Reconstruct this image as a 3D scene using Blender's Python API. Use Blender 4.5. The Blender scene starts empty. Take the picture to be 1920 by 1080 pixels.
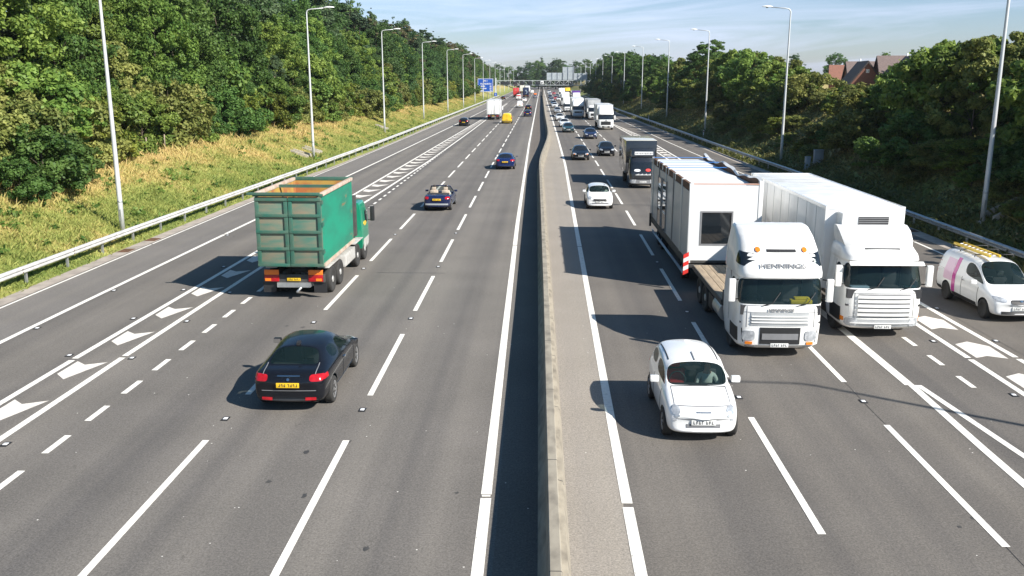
import bpy, bmesh, math, random
import numpy as np
from mathutils import Vector, Matrix
from mathutils.bvhtree import BVHTree
PI = math.pi
R = math.radians
scene = bpy.context.scene
col = scene.collection

# ------------------------------------------------------------ camera, sky, sun, exposure
cam_d = bpy.data.cameras.new("camera"); cam = bpy.data.objects.new("camera", cam_d); col.objects.link(cam)
cam.location = (0, 0, 8.0)
cam.rotation_euler = (PI / 2 - math.atan(393 / 1688), 0, R(1.818))
cam_d.sensor_width = 36; cam_d.lens = 1688 / 1920 * 36
cam_d.clip_start = .1; cam_d.clip_end = 6000
scene.camera = cam

SUN = Vector((1.13, -.75, 1.0)).normalized()
sd = bpy.data.lights.new("sun", 'SUN'); sd.energy = 5.0; sd.angle = R(.5); sd.color = (1, .95, .88)
so = bpy.data.objects.new("sun", sd); col.objects.link(so)
so.rotation_euler = SUN.to_track_quat('Z', 'Y').to_euler()
so.location = (60, -40, 60)

world = bpy.data.worlds.new("World"); scene.world = world; world.use_nodes = True
nt = world.node_tree; nd = nt.nodes; lk = nt.links
bg = nd['Background']; bg.inputs['Strength'].default_value = .06
sky = nd.new('ShaderNodeTexSky'); sky.sky_type = 'NISHITA'; sky.sun_disc = False
sky.sun_elevation = math.asin(SUN.z); sky.sun_rotation = math.atan2(SUN.x, SUN.y)
sky.air_density = 1.0; sky.dust_density = .6; sky.ozone_density = 1.6; sky.altitude = 100
tc = nd.new('ShaderNodeTexCoord')
sep = nd.new('ShaderNodeSeparateXYZ'); lk.new(tc.outputs['Generated'], sep.inputs[0])
zz = nd.new('ShaderNodeMath'); zz.operation = 'MAXIMUM'; lk.new(sep.outputs['Z'], zz.inputs[0]); zz.inputs[1].default_value = 0
sk1 = nd.new('ShaderNodeMath'); sk1.operation = 'MULTIPLY_ADD'; lk.new(sep.outputs['X'], sk1.inputs[0]); sk1.inputs[1].default_value = -.085; lk.new(sep.outputs['Z'], sk1.inputs[2])
cmb = nd.new('ShaderNodeCombineXYZ'); lk.new(sep.outputs['X'], cmb.inputs[0]); lk.new(sk1.outputs[0], cmb.inputs[1]); lk.new(sep.outputs['Y'], cmb.inputs[2])
mp = nd.new('ShaderNodeMapping'); mp.inputs['Scale'].default_value = (2.6, 26, 1.2); mp.inputs['Location'].default_value = (3.1, 1.4, .3)
lk.new(cmb.outputs[0], mp.inputs[0])
n1 = nd.new('ShaderNodeTexNoise'); n1.inputs['Scale'].default_value = 1.0; n1.inputs['Detail'].default_value = 9; n1.inputs['Roughness'].default_value = .58; n1.inputs['Distortion'].default_value = .6
lk.new(mp.outputs[0], n1.inputs['Vector'])
cr = nd.new('ShaderNodeValToRGB'); cr.color_ramp.elements[0].position = .45; cr.color_ramp.elements[1].position = .74
cr.color_ramp.elements[1].color = (.95, .95, .95, 1)
lk.new(n1.outputs['Fac'], cr.inputs[0])
bw = nd.new('ShaderNodeRGBToBW'); lk.new(sky.outputs[0], bw.inputs[0])
bm_ = nd.new('ShaderNodeMath'); bm_.operation = 'MULTIPLY'; lk.new(bw.outputs[0], bm_.inputs[0]); bm_.inputs[1].default_value = 1.5
mx = nd.new('ShaderNodeMix'); mx.data_type = 'RGBA'
lk.new(cr.outputs[0], mx.inputs['Factor']); lk.new(sky.outputs[0], mx.inputs['A']); lk.new(bm_.outputs[0], mx.inputs['B'])
tint = nd.new('ShaderNodeMix'); tint.data_type = 'RGBA'; tint.blend_type = 'MULTIPLY'; tint.inputs['Factor'].default_value = 1; 
tr_ = nd.new('ShaderNodeValToRGB'); tr_.color_ramp.elements[0].position = .0; tr_.color_ramp.elements[0].color = (.99, 1.06, 1.36, 1); tr_.color_ramp.elements[1].position = .28; tr_.color_ramp.elements[1].color = (.58, .96, 1.24, 1)
lk.new(zz.outputs[0], tr_.inputs[0]); lk.new(tr_.outputs[0], tint.inputs['B'])
lk.new(mx.outputs['Result'], tint.inputs['A']); lk.new(tint.outputs['Result'], bg.inputs['Color'])
scene.view_settings.view_transform = 'Standard'; scene.view_settings.look = 'None'
scene.view_settings.gamma = 1; scene.view_settings.use_curve_mapping = False
scene.view_settings.exposure = .84

# ------------------------------------------------------------ materials
def nmat(name):
    m = bpy.data.materials.new(name); m.use_nodes = True
    return m, m.node_tree.nodes, m.node_tree.links, m.node_tree.nodes['Principled BSDF']
def pm(name, c, rough=.5, metal=0, coat=0, var=.12, scale=3, bump=0, spec=.5, c2=None, lo=.35, hi=.65, aniso=None, det=6):
    """principled with a procedural noise variation between c and c2"""
    m, n, l, b = nmat(name)
    if c2 is None: c2 = tuple(x * (1 - var) for x in c)
    t = n.new('ShaderNodeTexCoord'); no = n.new('ShaderNodeTexNoise')
    no.inputs['Scale'].default_value = scale; no.inputs['Detail'].default_value = det
    if aniso:
        mp = n.new('ShaderNodeMapping'); mp.inputs['Scale'].default_value = aniso
        l.new(t.outputs['Object'], mp.inputs[0]); l.new(mp.outputs[0], no.inputs['Vector'])
    else: l.new(t.outputs['Object'], no.inputs['Vector'])
    r = n.new('ShaderNodeValToRGB'); r.color_ramp.elements[0].position = lo; r.color_ramp.elements[1].position = hi
    r.color_ramp.elements[0].color = (*c, 1); r.color_ramp.elements[1].color = (*c2, 1)
    l.new(no.outputs['Fac'], r.inputs[0]); l.new(r.outputs[0], b.inputs['Base Color'])
    b.inputs['Roughness'].default_value = rough; b.inputs['Metallic'].default_value = metal
    b.inputs['Coat Weight'].default_value = coat; b.inputs['Coat Roughness'].default_value = .04
    b.inputs['Specular IOR Level'].default_value = spec
    if bump:
        bp = n.new('ShaderNodeBump'); bp.inputs['Strength'].default_value = bump; bp.inputs['Distance'].default_value = .02
        l.new(no.outputs['Fac'], bp.inputs['Height']); l.new(bp.outputs[0], b.inputs['Normal'])
    return m
def asphalt(name, c, c2, streak, joint=None):
    m, n, l, b = nmat(name)
    t = n.new('ShaderNodeTexCoord')
    def noise(scale, sc=None, det=4, rough=.55):
        no = n.new('ShaderNodeTexNoise'); no.inputs['Scale'].default_value = scale; no.inputs['Detail'].default_value = det; no.inputs['Roughness'].default_value = rough
        if sc:
            mp = n.new('ShaderNodeMapping'); mp.inputs['Scale'].default_value = sc
            l.new(t.outputs['Object'], mp.inputs[0]); l.new(mp.outputs[0], no.inputs['Vector'])
        else: l.new(t.outputs['Object'], no.inputs['Vector'])
        return no.outputs['Fac']
    def ramp(f, p0, p1, a, bb):
        r = n.new('ShaderNodeValToRGB'); r.color_ramp.elements[0].position = p0; r.color_ramp.elements[1].position = p1
        r.color_ramp.elements[0].color = (*a, 1); r.color_ramp.elements[1].color = (*bb, 1); l.new(f, r.inputs[0]); return r.outputs[0]
    def mul(a, bb):
        x = n.new('ShaderNodeMix'); x.data_type = 'RGBA'; x.blend_type = 'MULTIPLY'; x.inputs['Factor'].default_value = 1
        l.new(a, x.inputs['A']); l.new(bb, x.inputs['B']); return x.outputs['Result']
    base = ramp(noise(.35, det=6), .3, .7, c, c2)
    wheel = ramp(noise(1.0, (.62, .006, 1), det=3), .36, .64, (streak, streak, streak * 1.03), (1.12, 1.1, 1.07))
    fine = ramp(noise(24, det=4, rough=.85), .36, .64, (.66, .66, .66), (1.34, 1.34, 1.33))
    mid = ramp(noise(9, det=4), .3, .7, (.92, .92, .92), (1.07, 1.07, 1.07))
    spots = ramp(noise(2.2, (1, .45, 1), det=5, rough=.7), .665, .71, (1, 1, 1), (.80, .80, .80))
    out = mul(mul(mul(mul(base, wheel), fine), mid), spots)
    l.new(out, b.inputs['Base Color']); b.inputs['Roughness'].default_value = .82; b.inputs['Specular IOR Level'].default_value = .3
    bp = n.new('ShaderNodeBump'); bp.inputs['Strength'].default_value = .35; bp.inputs['Distance'].default_value = .008
    l.new(noise(60, det=2), bp.inputs['Height']); l.new(bp.outputs[0], b.inputs['Normal'])
    return m
def leafmat(name, c1, c2, trans=.38, c3=None):
    m, n, l, b = nmat(name)
    g = n.new('ShaderNodeNewGeometry'); oi = n.new('ShaderNodeObjectInfo'); t = n.new('ShaderNodeTexCoord')
    no = n.new('ShaderNodeTexNoise'); no.inputs['Scale'].default_value = .45; no.inputs['Detail'].default_value = 2
    l.new(t.outputs['Object'], no.inputs['Vector'])
    a = n.new('ShaderNodeMath'); a.operation = 'MULTIPLY_ADD'; a.inputs[1].default_value = .55
    l.new(g.outputs['Random Per Island'], a.inputs[0])
    a2 = n.new('ShaderNodeMath'); a2.operation = 'MULTIPLY_ADD'; a2.inputs[1].default_value = 1.1; a2.inputs[2].default_value = -.32
    l.new(no.outputs['Fac'], a2.inputs[0]); l.new(a2.outputs[0], a.inputs[2])
    r = n.new('ShaderNodeValToRGB'); r.color_ramp.elements[0].color = (*c1, 1); r.color_ramp.elements[1].color = (*c2, 1)
    r.color_ramp.elements[0].position = .1; r.color_ramp.elements[1].position = .85
    if c3:
        e = r.color_ramp.elements.new(.95); e.color = (*c3, 1)
    l.new(a.outputs[0], r.inputs[0])
    h = n.new('ShaderNodeHueSaturation')
    v = n.new('ShaderNodeMapRange'); v.inputs['To Min'].default_value = .72; v.inputs['To Max'].default_value = 1.25
    l.new(oi.outputs['Random'], v.inputs[0]); l.new(v.outputs[0], h.inputs['Value'])
    hv = n.new('ShaderNodeMapRange'); hv.inputs['To Min'].default_value = .485; hv.inputs['To Max'].default_value = .512
    mo = n.new('ShaderNodeMath'); mo.operation = 'MULTIPLY'; mo.inputs[1].default_value = 7.31; l.new(oi.outputs['Random'], mo.inputs[0])
    fr = n.new('ShaderNodeMath'); fr.operation = 'FRACT'; l.new(mo.outputs[0], fr.inputs[0]); l.new(fr.outputs[0], hv.inputs[0]); l.new(hv.outputs[0], h.inputs['Hue'])
    l.new(r.outputs[0], h.inputs['Color'])
    l.new(h.outputs[0], b.inputs['Base Color']); b.inputs['Roughness'].default_value = .55; b.inputs['Specular IOR Level'].default_value = .25
    tr = n.new('ShaderNodeBsdfTranslucent'); l.new(h.outputs[0], tr.inputs['Color'])
    ms = n.new('ShaderNodeMixShader'); ms.inputs[0].default_value = trans
    l.new(b.outputs[0], ms.inputs[1]); l.new(tr.outputs[0], ms.inputs[2]); l.new(ms.outputs[0], n['Material Output'].inputs['Surface'])
    return m
def glassmat(name, tint, clear):
    """glass pane: partly see-through, fresnel reflection of the sky"""
    m, n, l, b = nmat(name)
    b.inputs['Base Color'].default_value = (*tint, 1); b.inputs['Roughness'].default_value = .03; b.inputs['Specular IOR Level'].default_value = .7
    if clear > 0:
        tr = n.new('ShaderNodeBsdfTransparent'); tr.inputs[0].default_value = (.72, .80, .78, 1)
        ms = n.new('ShaderNodeMixShader'); ms.inputs[0].default_value = clear
        l.new(b.outputs[0], ms.inputs[1]); l.new(tr.outputs[0], ms.inputs[2]); l.new(ms.outputs[0], n['Material Output'].inputs['Surface'])
    no = n.new('ShaderNodeTexNoise'); no.inputs['Scale'].default_value = 2
    mr = n.new('ShaderNodeMapRange'); mr.inputs['To Min'].default_value = .02; mr.inputs['To Max'].default_value = .06
    l.new(no.outputs['Fac'], mr.inputs[0]); l.new(mr.outputs[0], b.inputs['Roughness'])
    return m
def paint(name, c, **k):
    a = dict(rough=.32, coat=.9, var=.06, scale=1.5); a.update(k); return pm(name, c, **a)

M = {}
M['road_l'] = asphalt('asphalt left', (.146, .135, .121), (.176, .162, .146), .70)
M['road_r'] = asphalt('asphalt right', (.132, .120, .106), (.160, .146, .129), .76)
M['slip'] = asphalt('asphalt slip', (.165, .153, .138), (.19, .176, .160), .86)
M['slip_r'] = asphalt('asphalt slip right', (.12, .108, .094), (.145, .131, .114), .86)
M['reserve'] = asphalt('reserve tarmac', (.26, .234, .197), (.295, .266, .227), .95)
M['reserve_shade'] = asphalt('reserve tarmac shade tone', (.125, .108, .090), (.15, .13, .11), .93)  # warm dark tone puts the barrier's shade into the tarmac colour
M['gutter'] = pm('gutter concrete', (.40, .345, .29), .9, scale=1.6, c2=(.27, .235, .20), bump=.3)
M['mark'] = pm('marking paint', (.80, .765, .69), .7, scale=7, c2=(.50, .475, .43), lo=.50, hi=.82, det=10)
M['markworn'] = pm('worn marking paint', (.72, .67, .60), .75, scale=5, c2=(.52, .48, .43), lo=.45, hi=.85)
M['conc'] = pm('barrier concrete', (.31, .275, .215), .9, scale=4, c2=(.165, .145, .115), lo=.40, hi=.72, bump=.4, aniso=(1, .5, 1), det=9)
M['conc2'] = pm('edging concrete', (.48, .43, .36), .9, scale=6, c2=(.33, .29, .24), bump=.3)
M['rust'] = pm('rusty iron', (.16, .075, .035), .9, scale=8, c2=(.09, .05, .03))
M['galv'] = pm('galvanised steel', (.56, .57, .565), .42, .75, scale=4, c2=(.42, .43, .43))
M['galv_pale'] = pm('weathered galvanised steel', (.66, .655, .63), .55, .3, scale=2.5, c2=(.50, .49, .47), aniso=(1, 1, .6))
M['column'] = pm('lamp column paint', (.62, .63, .62), .5, .25, scale=2, c2=(.50, .51, .51), aniso=(1, 1, .25))
M['lampwhite'] = pm('lamp housing', (.82, .82, .80), .35, scale=3)
M['lens'] = pm('lamp lens', (.55, .57, .56), .15, scale=3)
M['wood'] = pm('post wood', (.30, .24, .18), .9, scale=7, c2=(.17, .135, .10), aniso=(1, 1, .2))
M['plank'] = pm('deck planks', (.42, .33, .22), .85, scale=5, c2=(.26, .20, .14), aniso=(6, .3, 1))
M['white'] = paint('white paint', (.83, .83, .81))
M['truckwhite'] = paint('lorry white', (.80, .79, .76), rough=.4, coat=.5, scale=1.6, c2=(.60, .585, .54), lo=.48, hi=.80, aniso=(1.5, 1.5, .6), det=9)
M['boxwhite'] = paint('box body white', (.80, .80, .78), rough=.45, coat=.3, scale=1.3, c2=(.58, .57, .54), lo=.46, hi=.82, aniso=(1, 1, .35), det=9)
M['offwhite'] = paint('cabin panel white', (.78, .78, .76), rough=.55, coat=.1, scale=.8, c2=(.70, .70, .685))
M['greypanel'] = paint('cabin grey panel', (.44, .44, .44), rough=.5, coat=.1, scale=.8, c2=(.38, .38, .39))
M['black'] = paint('black paint', (.006, .007, .010), rough=.25, coat=.45, spec=.25)
M['blackbox'] = paint('black lorry paint', (.016, .018, .022), rough=.25)
M['navy'] = paint('navy paint', (.010, .017, .058), rough=.25, coat=.5, spec=.25)
M['blue'] = paint('blue paint', (.008, .020, .085), rough=.25, coat=.5, spec=.25)
M['steelblue'] = paint('grey blue paint', (.16, .21, .27), rough=.25, metal=.3)
M['teal'] = paint('teal paint', (.012, .055, .06), rough=.25)
M['silver'] = paint('silver paint', (.58, .60, .61), rough=.28, metal=.55)
M['yellow'] = paint('yellow paint', (.80, .53, .02), rough=.4)
M['red'] = paint('red paint', (.62, .035, .03), rough=.4)
M['cream'] = paint('cream paint', (.72, .68, .56), rough=.5)
M['curtain'] = pm('curtain side grey', (.42, .43, .43), .6, scale=1.2, c2=(.33, .34, .345))
M['purple'] = paint('purple paint', (.11, .03, .25), rough=.4)
M['magenta'] = paint('magenta film', (.55, .03, .30), rough=.4)
M['pinkfilm'] = paint('pale pink film', (.78, .52, .66), rough=.4)
M['lightblue'] = paint('pale blue paint', (.42, .55, .68), rough=.35)
M['skip'] = pm('skip green', (.010, .235, .140), .6, scale=1.1, c2=(.018, .165, .105), lo=.36, hi=.60, aniso=(1, .55, 1.4), det=10)
r_ = [n for n in M['skip'].node_tree.nodes if n.bl_idname == 'ShaderNodeValToRGB'][0].color_ramp
e_ = r_.elements.new(.66); e_.color = (.03, .19, .12, 1); e_ = r_.elements.new(.70); e_.color = (.20, .12, .05, 1); e_ = r_.elements.new(.76); e_.color = (.06, .16, .10, 1)
M['skip_door'] = pm('skip door faded green', (.07, .17, .125), .65, scale=2.0, c2=(.22, .185, .125), lo=.34, hi=.66, aniso=(.5, 1, 2.2))
M['skip_rib'] = pm('skip rib green', (.02, .115, .08), .6, scale=3, c2=(.07, .12, .085))
M['skip_in'] = pm('skip rusty inside', (.40, .26, .055), .8, scale=1.4, c2=(.33, .125, .04), lo=.38, hi=.6)
M['skip_rail'] = pm('skip top rail', (.55, .44, .36), .7, scale=3, c2=(.40, .28, .20))
M['cabgreen'] = paint('cab green', (.008, .25, .135), rough=.3)
M['glass'] = glassmat('dark glass', (.012, .016, .02), 0)
M['glass_clear'] = glassmat('windscreen glass', (.015, .03, .03), .62)
M['tyre'] = pm('tyre rubber', (.022, .021, .02), .85, scale=12, c2=(.035, .033, .03))
M['alloy'] = pm('alloy', (.60, .60, .60), .3, .8, scale=5)
M['steelrim'] = pm('painted rim', (.52, .52, .50), .5, .3, scale=6, c2=(.34, .33, .31))
M['chrome'] = pm('chrome', (.72, .72, .72), .12, 1, scale=4)
M['plastic'] = pm('black plastic', (.020, .020, .021), .55, scale=6)
M['greyplastic'] = pm('grey plastic', (.22, .22, .225), .5, scale=6)
M['chassis'] = pm('chassis', (.045, .044, .043), .7, scale=4, c2=(.075, .07, .063))
M['gantrymud'] = pm('mudguard grey', (.50, .49, .46), .6, scale=4, c2=(.35, .33, .30))
M['interior'] = pm('interior trim', (.035, .035, .038), .8, scale=5)
M['seat'] = pm('seat fabric', (.07, .07, .075), .9, scale=8)
M['redseat'] = pm('red fabric', (.48, .03, .035), .8, scale=8)
M['tan'] = pm('pale leather', (.52, .43, .33), .6, scale=6)
M['skin'] = pm('skin', (.50, .31, .23), .6, scale=6)
M['shirt'] = pm('pale shirt', (.55, .60, .55), .9, scale=6)
M['hair'] = pm('dark hair', (.03, .022, .018), .8, scale=9)
M['headlamp'] = pm('headlamp', (.62, .64, .66), .08, .3, scale=9, c2=(.35, .37, .39))
M['tail'] = pm('tail lamp', (.45, .012, .02), .15, scale=9, c2=(.30, .008, .012))
M['amber'] = pm('amber lamp', (.75, .22, .02), .2, scale=9)
M['platey'] = pm('yellow plate', (.80, .50, .02), .5, scale=3)
M['platew'] = pm('white plate', (.75, .75, .72), .5, scale=3)
M['ink'] = pm('black lettering', (.02, .02, .025), .6, scale=3)
M['whiteink'] = pm('white lettering', (.80, .80, .80), .6, scale=3)
M['hivis'] = pm('yellow vest', (.85, .62, .02), .8, scale=5)
M['hiorange'] = pm('orange reflective board', (.90, .20, .02), .5, scale=5)
M['redwhite'] = pm('red marker board', (.75, .04, .03), .5, scale=3)
M['signblue'] = pm('sign blue', (.012, .085, .42), .45, scale=1, c2=(.01, .07, .36))
M['signback'] = pm('sign back grey', (.43, .47, .49), .55, .1, scale=1, c2=(.37, .41, .43))
M['signbackdark'] = pm('weathered sign back', (.10, .12, .155), .6, .1, scale=1, c2=(.08, .095, .12))
M['gantry'] = pm('gantry steel', (.60, .63, .61), .5, .3, scale=2, c2=(.50, .53, .52))
M['matrix'] = pm('matrix sign black', (.025, .026, .03), .5, scale=3)
M['cab_grey'] = pm('cabinet grey', (.34, .37, .40), .5, scale=2)
M['brick'] = pm('brick', (.23, .10, .07), .9, scale=5, c2=(.17, .08, .058))
M['tile'] = pm('brown roof tile', (.13, .095, .085), .85, scale=4, c2=(.19, .14, .125), aniso=(1, 1, 3))
M['tilered'] = pm('red roof tile', (.28, .12, .08), .85, scale=4, c2=(.21, .10, .07))
M['bargeboard'] = pm('dark bargeboard', (.05, .04, .038), .7, scale=5)
M['upvc'] = pm('white window frame', (.80, .80, .78), .5, scale=4)
M['bark'] = pm('bark', (.12, .09, .065), .95, scale=5, c2=(.065, .05, .038), bump=.5, aniso=(2, 2, .5))
M['barkpale'] = pm('pale bark', (.26, .21, .16), .95, scale=5, c2=(.15, .12, .09), bump=.5, aniso=(2, 2, .5))
M['soil'] = pm('bank soil', (.17, .125, .062), .95, scale=.6, c2=(.10, .105, .035), bump=.4)
M['leaf_mid'] = leafmat('leaves mid green', (0.0362, 0.0916, 0.0205), (0.1364, 0.2264, 0.0524))
M['leaf_dark'] = leafmat('leaves dark green', (0.0278, 0.0738, 0.0228), (0.0974, 0.1730, 0.0479))
M['leaf_light'] = leafmat('leaves light green', (0.0640, 0.1323, 0.0251), (0.2297, 0.3180, 0.0627))
M['leaf_yellow'] = leafmat('leaves yellow green', (0.0690, 0.1150, 0.0184), (0.2530, 0.2760, 0.0460))
M['leaf_blue'] = leafmat('leaves grey green', (0.0528, 0.0984, 0.0432), (0.1500, 0.2160, 0.0960))
M['needle'] = leafmat('pine needles', (0.0192, 0.0432, 0.0192), (0.0696, 0.1056, 0.0480), .12)
M['needle_brown'] = leafmat('browning needles', (0.0360, 0.0480, 0.0192), (0.1440, 0.1200, 0.0540), .12)
M['leaf_bush'] = leafmat('bush leaves', (0.0827, 0.1158, 0.0262), (0.3068, 0.3169, 0.0874))
M['ivy'] = leafmat('ground cover leaves', (0.0747, 0.0978, 0.0299), (0.1840, 0.1955, 0.0690), .25, (.25, .17, .075))
def grassmat(name, stops, trans=.3):
    m, n, l, b = nmat(name)
    t = n.new('ShaderNodeTexCoord'); g = n.new('ShaderNodeNewGeometry')
    no = n.new('ShaderNodeTexNoise'); no.inputs['Scale'].default_value = .20; no.inputs['Detail'].default_value = 8; no.inputs['Roughness'].default_value = .74
    l.new(t.outputs['Object'], no.inputs['Vector'])
    sp = n.new('ShaderNodeSeparateXYZ'); l.new(t.outputs['Object'], sp.inputs[0])
    hz = n.new('ShaderNodeMapRange'); hz.inputs['From Min'].default_value = .2; hz.inputs['From Max'].default_value = 2.6
    hz.inputs['To Min'].default_value = -.20; hz.inputs['To Max'].default_value = .13
    l.new(sp.outputs['Z'], hz.inputs[0])
    a = n.new('ShaderNodeMath'); a.operation = 'MULTIPLY_ADD'; a.inputs[1].default_value = 1.5; l.new(no.outputs['Fac'], a.inputs[0]); l.new(hz.outputs[0], a.inputs[2])
    a2 = n.new('ShaderNodeMath'); a2.operation = 'MULTIPLY_ADD'; a2.inputs[1].default_value = .20; l.new(g.outputs['Random Per Island'], a2.inputs[0]); l.new(a.outputs[0], a2.inputs[2])
    a3 = n.new('ShaderNodeMath'); a3.operation = 'SUBTRACT'; a3.inputs[1].default_value = .375; l.new(a2.outputs[0], a3.inputs[0])
    r = n.new('ShaderNodeValToRGB')
    e = r.color_ramp.elements; e[0].position, e[0].color = stops[0][0], (*stops[0][1], 1); e[1].position, e[1].color = stops[-1][0], (*stops[-1][1], 1)
    for p, c in stops[1:-1]: x = e.new(p); x.color = (*c, 1)
    l.new(a3.outputs[0], r.inputs[0]); l.new(r.outputs[0], b.inputs['Base Color']); b.inputs['Roughness'].default_value = .7; b.inputs['Specular IOR Level'].default_value = .15
    tr = n.new('ShaderNodeBsdfTranslucent'); l.new(r.outputs[0], tr.inputs['Color'])
    ms = n.new('ShaderNodeMixShader'); ms.inputs[0].default_value = trans
    l.new(b.outputs[0], ms.inputs[1]); l.new(tr.outputs[0], ms.inputs[2]); l.new(ms.outputs[0], n['Material Output'].inputs['Surface'])
    return m
GST = [(.05, (.13, .20, .045)), (.38, (.34, .36, .10)), (.62, (.56, .44, .17)), (.9, (.66, .48, .23))]
M['grass'] = grassmat('dry verge grass', GST)
M['ground'] = grassmat('bank turf', [(p, tuple(x * .72 for x in c)) for p, c in GST], 0)

# ------------------------------------------------------------ object helpers
def tag(o, label=None, cat=None, group=None, kind=None):
    if label: o['label'] = label
    if cat: o['category'] = cat
    if group: o['group'] = group
    if kind: o['kind'] = kind
    return o
def thing(name, label, cat, loc=(0, 0, 0), rz=0, group=None):
    o = bpy.data.objects.new(name, None); col.objects.link(o); o.empty_display_size = .3
    o.location = loc; o.rotation_euler = (0, 0, rz)
    return tag(o, label, cat, group)
def link_mesh(name, me, parent=None):
    o = bpy.data.objects.new(name, me); col.objects.link(o); o.parent = parent
    return o
def copy_tree(o, parent=None):
    c = o.copy(); col.objects.link(c)
    if parent is not None: c.parent = parent
    for ch in list(o.children): copy_tree(ch, c)
    return c
class MB:
    """collects shapes; build() links them as one mesh"""
    def __init__(s): s.bm = bmesh.new()
    def box(s, x0, x1, y0, y1, z0, z1, mi=0):
        v = [s.bm.verts.new((x, y, z)) for z in (z0, z1) for y in (y0, y1) for x in (x0, x1)]
        for f in ((0, 2, 3, 1), (4, 5, 7, 6), (0, 1, 5, 4), (2, 6, 7, 3), (0, 4, 6, 2), (1, 3, 7, 5)):
            s.bm.faces.new([v[i] for i in f]).material_index = mi
        return s
    def poly(s, pts, mi=0):
        f = s.bm.faces.new([s.bm.verts.new(p) for p in pts]); f.material_index = mi; return s
    def prism(s, pts, vec, mi=0):
        """closed polygon pts extruded along vec"""
        a = [s.bm.verts.new(p) for p in pts]; vec = Vector(vec)
        b = [s.bm.verts.new(Vector(p) + vec) for p in pts]; n = len(pts)
        s.bm.faces.new(a[::-1]).material_index = mi; s.bm.faces.new(b).material_index = mi
        for i in range(n): s.bm.faces.new((a[i], a[(i + 1) % n], b[(i + 1) % n], b[i])).material_index = mi
        return s
    def tube(s, pts, r, n=8, mi=0, caps=True):
        pts = [Vector(p) for p in pts]; rs = r if hasattr(r, '__len__') else [r] * len(pts)
        rings = []; up = None
        for i, p in enumerate(pts):
            d = (pts[min(i + 1, len(pts) - 1)] - pts[max(i - 1, 0)]).normalized()
            if up is None: up = Vector((0, 0, 1)) if abs(d.z) < .9 else Vector((1, 0, 0))
            a = d.cross(up).normalized(); b = d.cross(a).normalized(); up = -b if False else up
            rings.append([s.bm.verts.new(p + (a * math.cos(2 * PI * k / n) + b * math.sin(2 * PI * k / n)) * rs[i]) for k in range(n)])
        for u, w in zip(rings, rings[1:]):
            for k in range(n):
                f = s.bm.faces.new((u[k], u[(k + 1) % n], w[(k + 1) % n], w[k])); f.material_index = mi; f.smooth = True
        if caps and n > 2: s.bm.faces.new(rings[0][::-1]).material_index = mi; s.bm.faces.new(rings[-1]).material_index = mi
        return s
    def lathe(s, prof, axis='x', n=20, c=(0, 0, 0), mi=0):
        """prof: (along-axis, radius)"""
        rings = []
        for a, r in prof:
            ring = []
            for k in range(n):
                t = 2 * PI * k / n; u, w = r * math.cos(t), r * math.sin(t)
                p = (a, u, w) if axis == 'x' else ((u, w, a) if axis == 'z' else (u, a, w))
                ring.append(s.bm.verts.new(Vector(c) + Vector(p)))
            rings.append(ring)
        for u, w in zip(rings, rings[1:]):
            for k in range(n):
                f = s.bm.faces.new((u[k], u[(k + 1) % n], w[(k + 1) % n], w[k])); f.material_index = mi; f.smooth = True
        s.bm.faces.new(rings[0][::-1]).material_index = mi; s.bm.faces.new(rings[-1]).material_index = mi
        return s
    def build(s, name, mats, parent=None, bevel=0, smooth=False, ang=35):
        bm = s.bm
        bmesh.ops.recalc_face_normals(bm, faces=bm.faces)
        if bevel:
            es = [e for e in bm.edges if len(e.link_faces) == 2 and e.calc_face_angle(0) > R(30)]
            bmesh.ops.bevel(bm, geom=es, offset=bevel, segments=2, affect='EDGES', profile=.6, clamp_overlap=True)
        me = bpy.data.meshes.new(name); bm.to_mesh(me); bm.free()
        for m in (mats if isinstance(mats, (list, tuple)) else [mats]): me.materials.append(m)
        if smooth or bevel:
            me.shade_smooth(); me.set_sharp_from_angle(angle=R(ang))
        return link_mesh(name, me, parent)
def loft_path(prof, path, closed=False):
    """profile (off, z) swept along path [(x,y,z)] (offset in x)"""
    mb = MB(); rows = []
    for (x, y, z) in path: rows.append([mb.bm.verts.new((x + a, y, z + b)) for a, b in prof])
    n = len(prof)
    for u, w in zip(rows, rows[1:]):
        for k in range(n if closed else n - 1):
            mb.bm.faces.new((u[k], u[(k + 1) % n], w[(k + 1) % n], w[k]))
    if closed: mb.bm.faces.new(rows[0]); mb.bm.faces.new(rows[-1][::-1])
    return mb
def text_mesh(txt, size, mat, name, parent, loc, rot, align='LEFT', depth=.004, bold=.0):
    cu = bpy.data.curves.new(name, 'FONT'); cu.body = txt; cu.size = size; cu.align_x = align; cu.extrude = depth; cu.resolution_u = 2; cu.offset = bold
    o = bpy.data.objects.new('tmp', cu); col.objects.link(o)
    dg = bpy.context.evaluated_depsgraph_get(); me = bpy.data.meshes.new_from_object(o.evaluated_get(dg))
    bpy.data.objects.remove(o); bpy.data.curves.remove(cu)
    me.materials.clear(); me.materials.append(mat); me.name = name
    ob = link_mesh(name, me, parent); ob.location = loc; ob.rotation_euler = rot
    return ob
def interp(tab, y):
    if y <= tab[0][0]: return tab[0][1]
    for (a, u), (b, v) in zip(tab, tab[1:]):
        if y <= b: return u + (v - u) * (y - a) / (b - a)
    return tab[-1][1]
def smooth_interp(tab, y):
    return (interp(tab, y - 3) + interp(tab, y) * 2 + interp(tab, y + 3)) / 4
rnd = random.Random(11)
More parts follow.
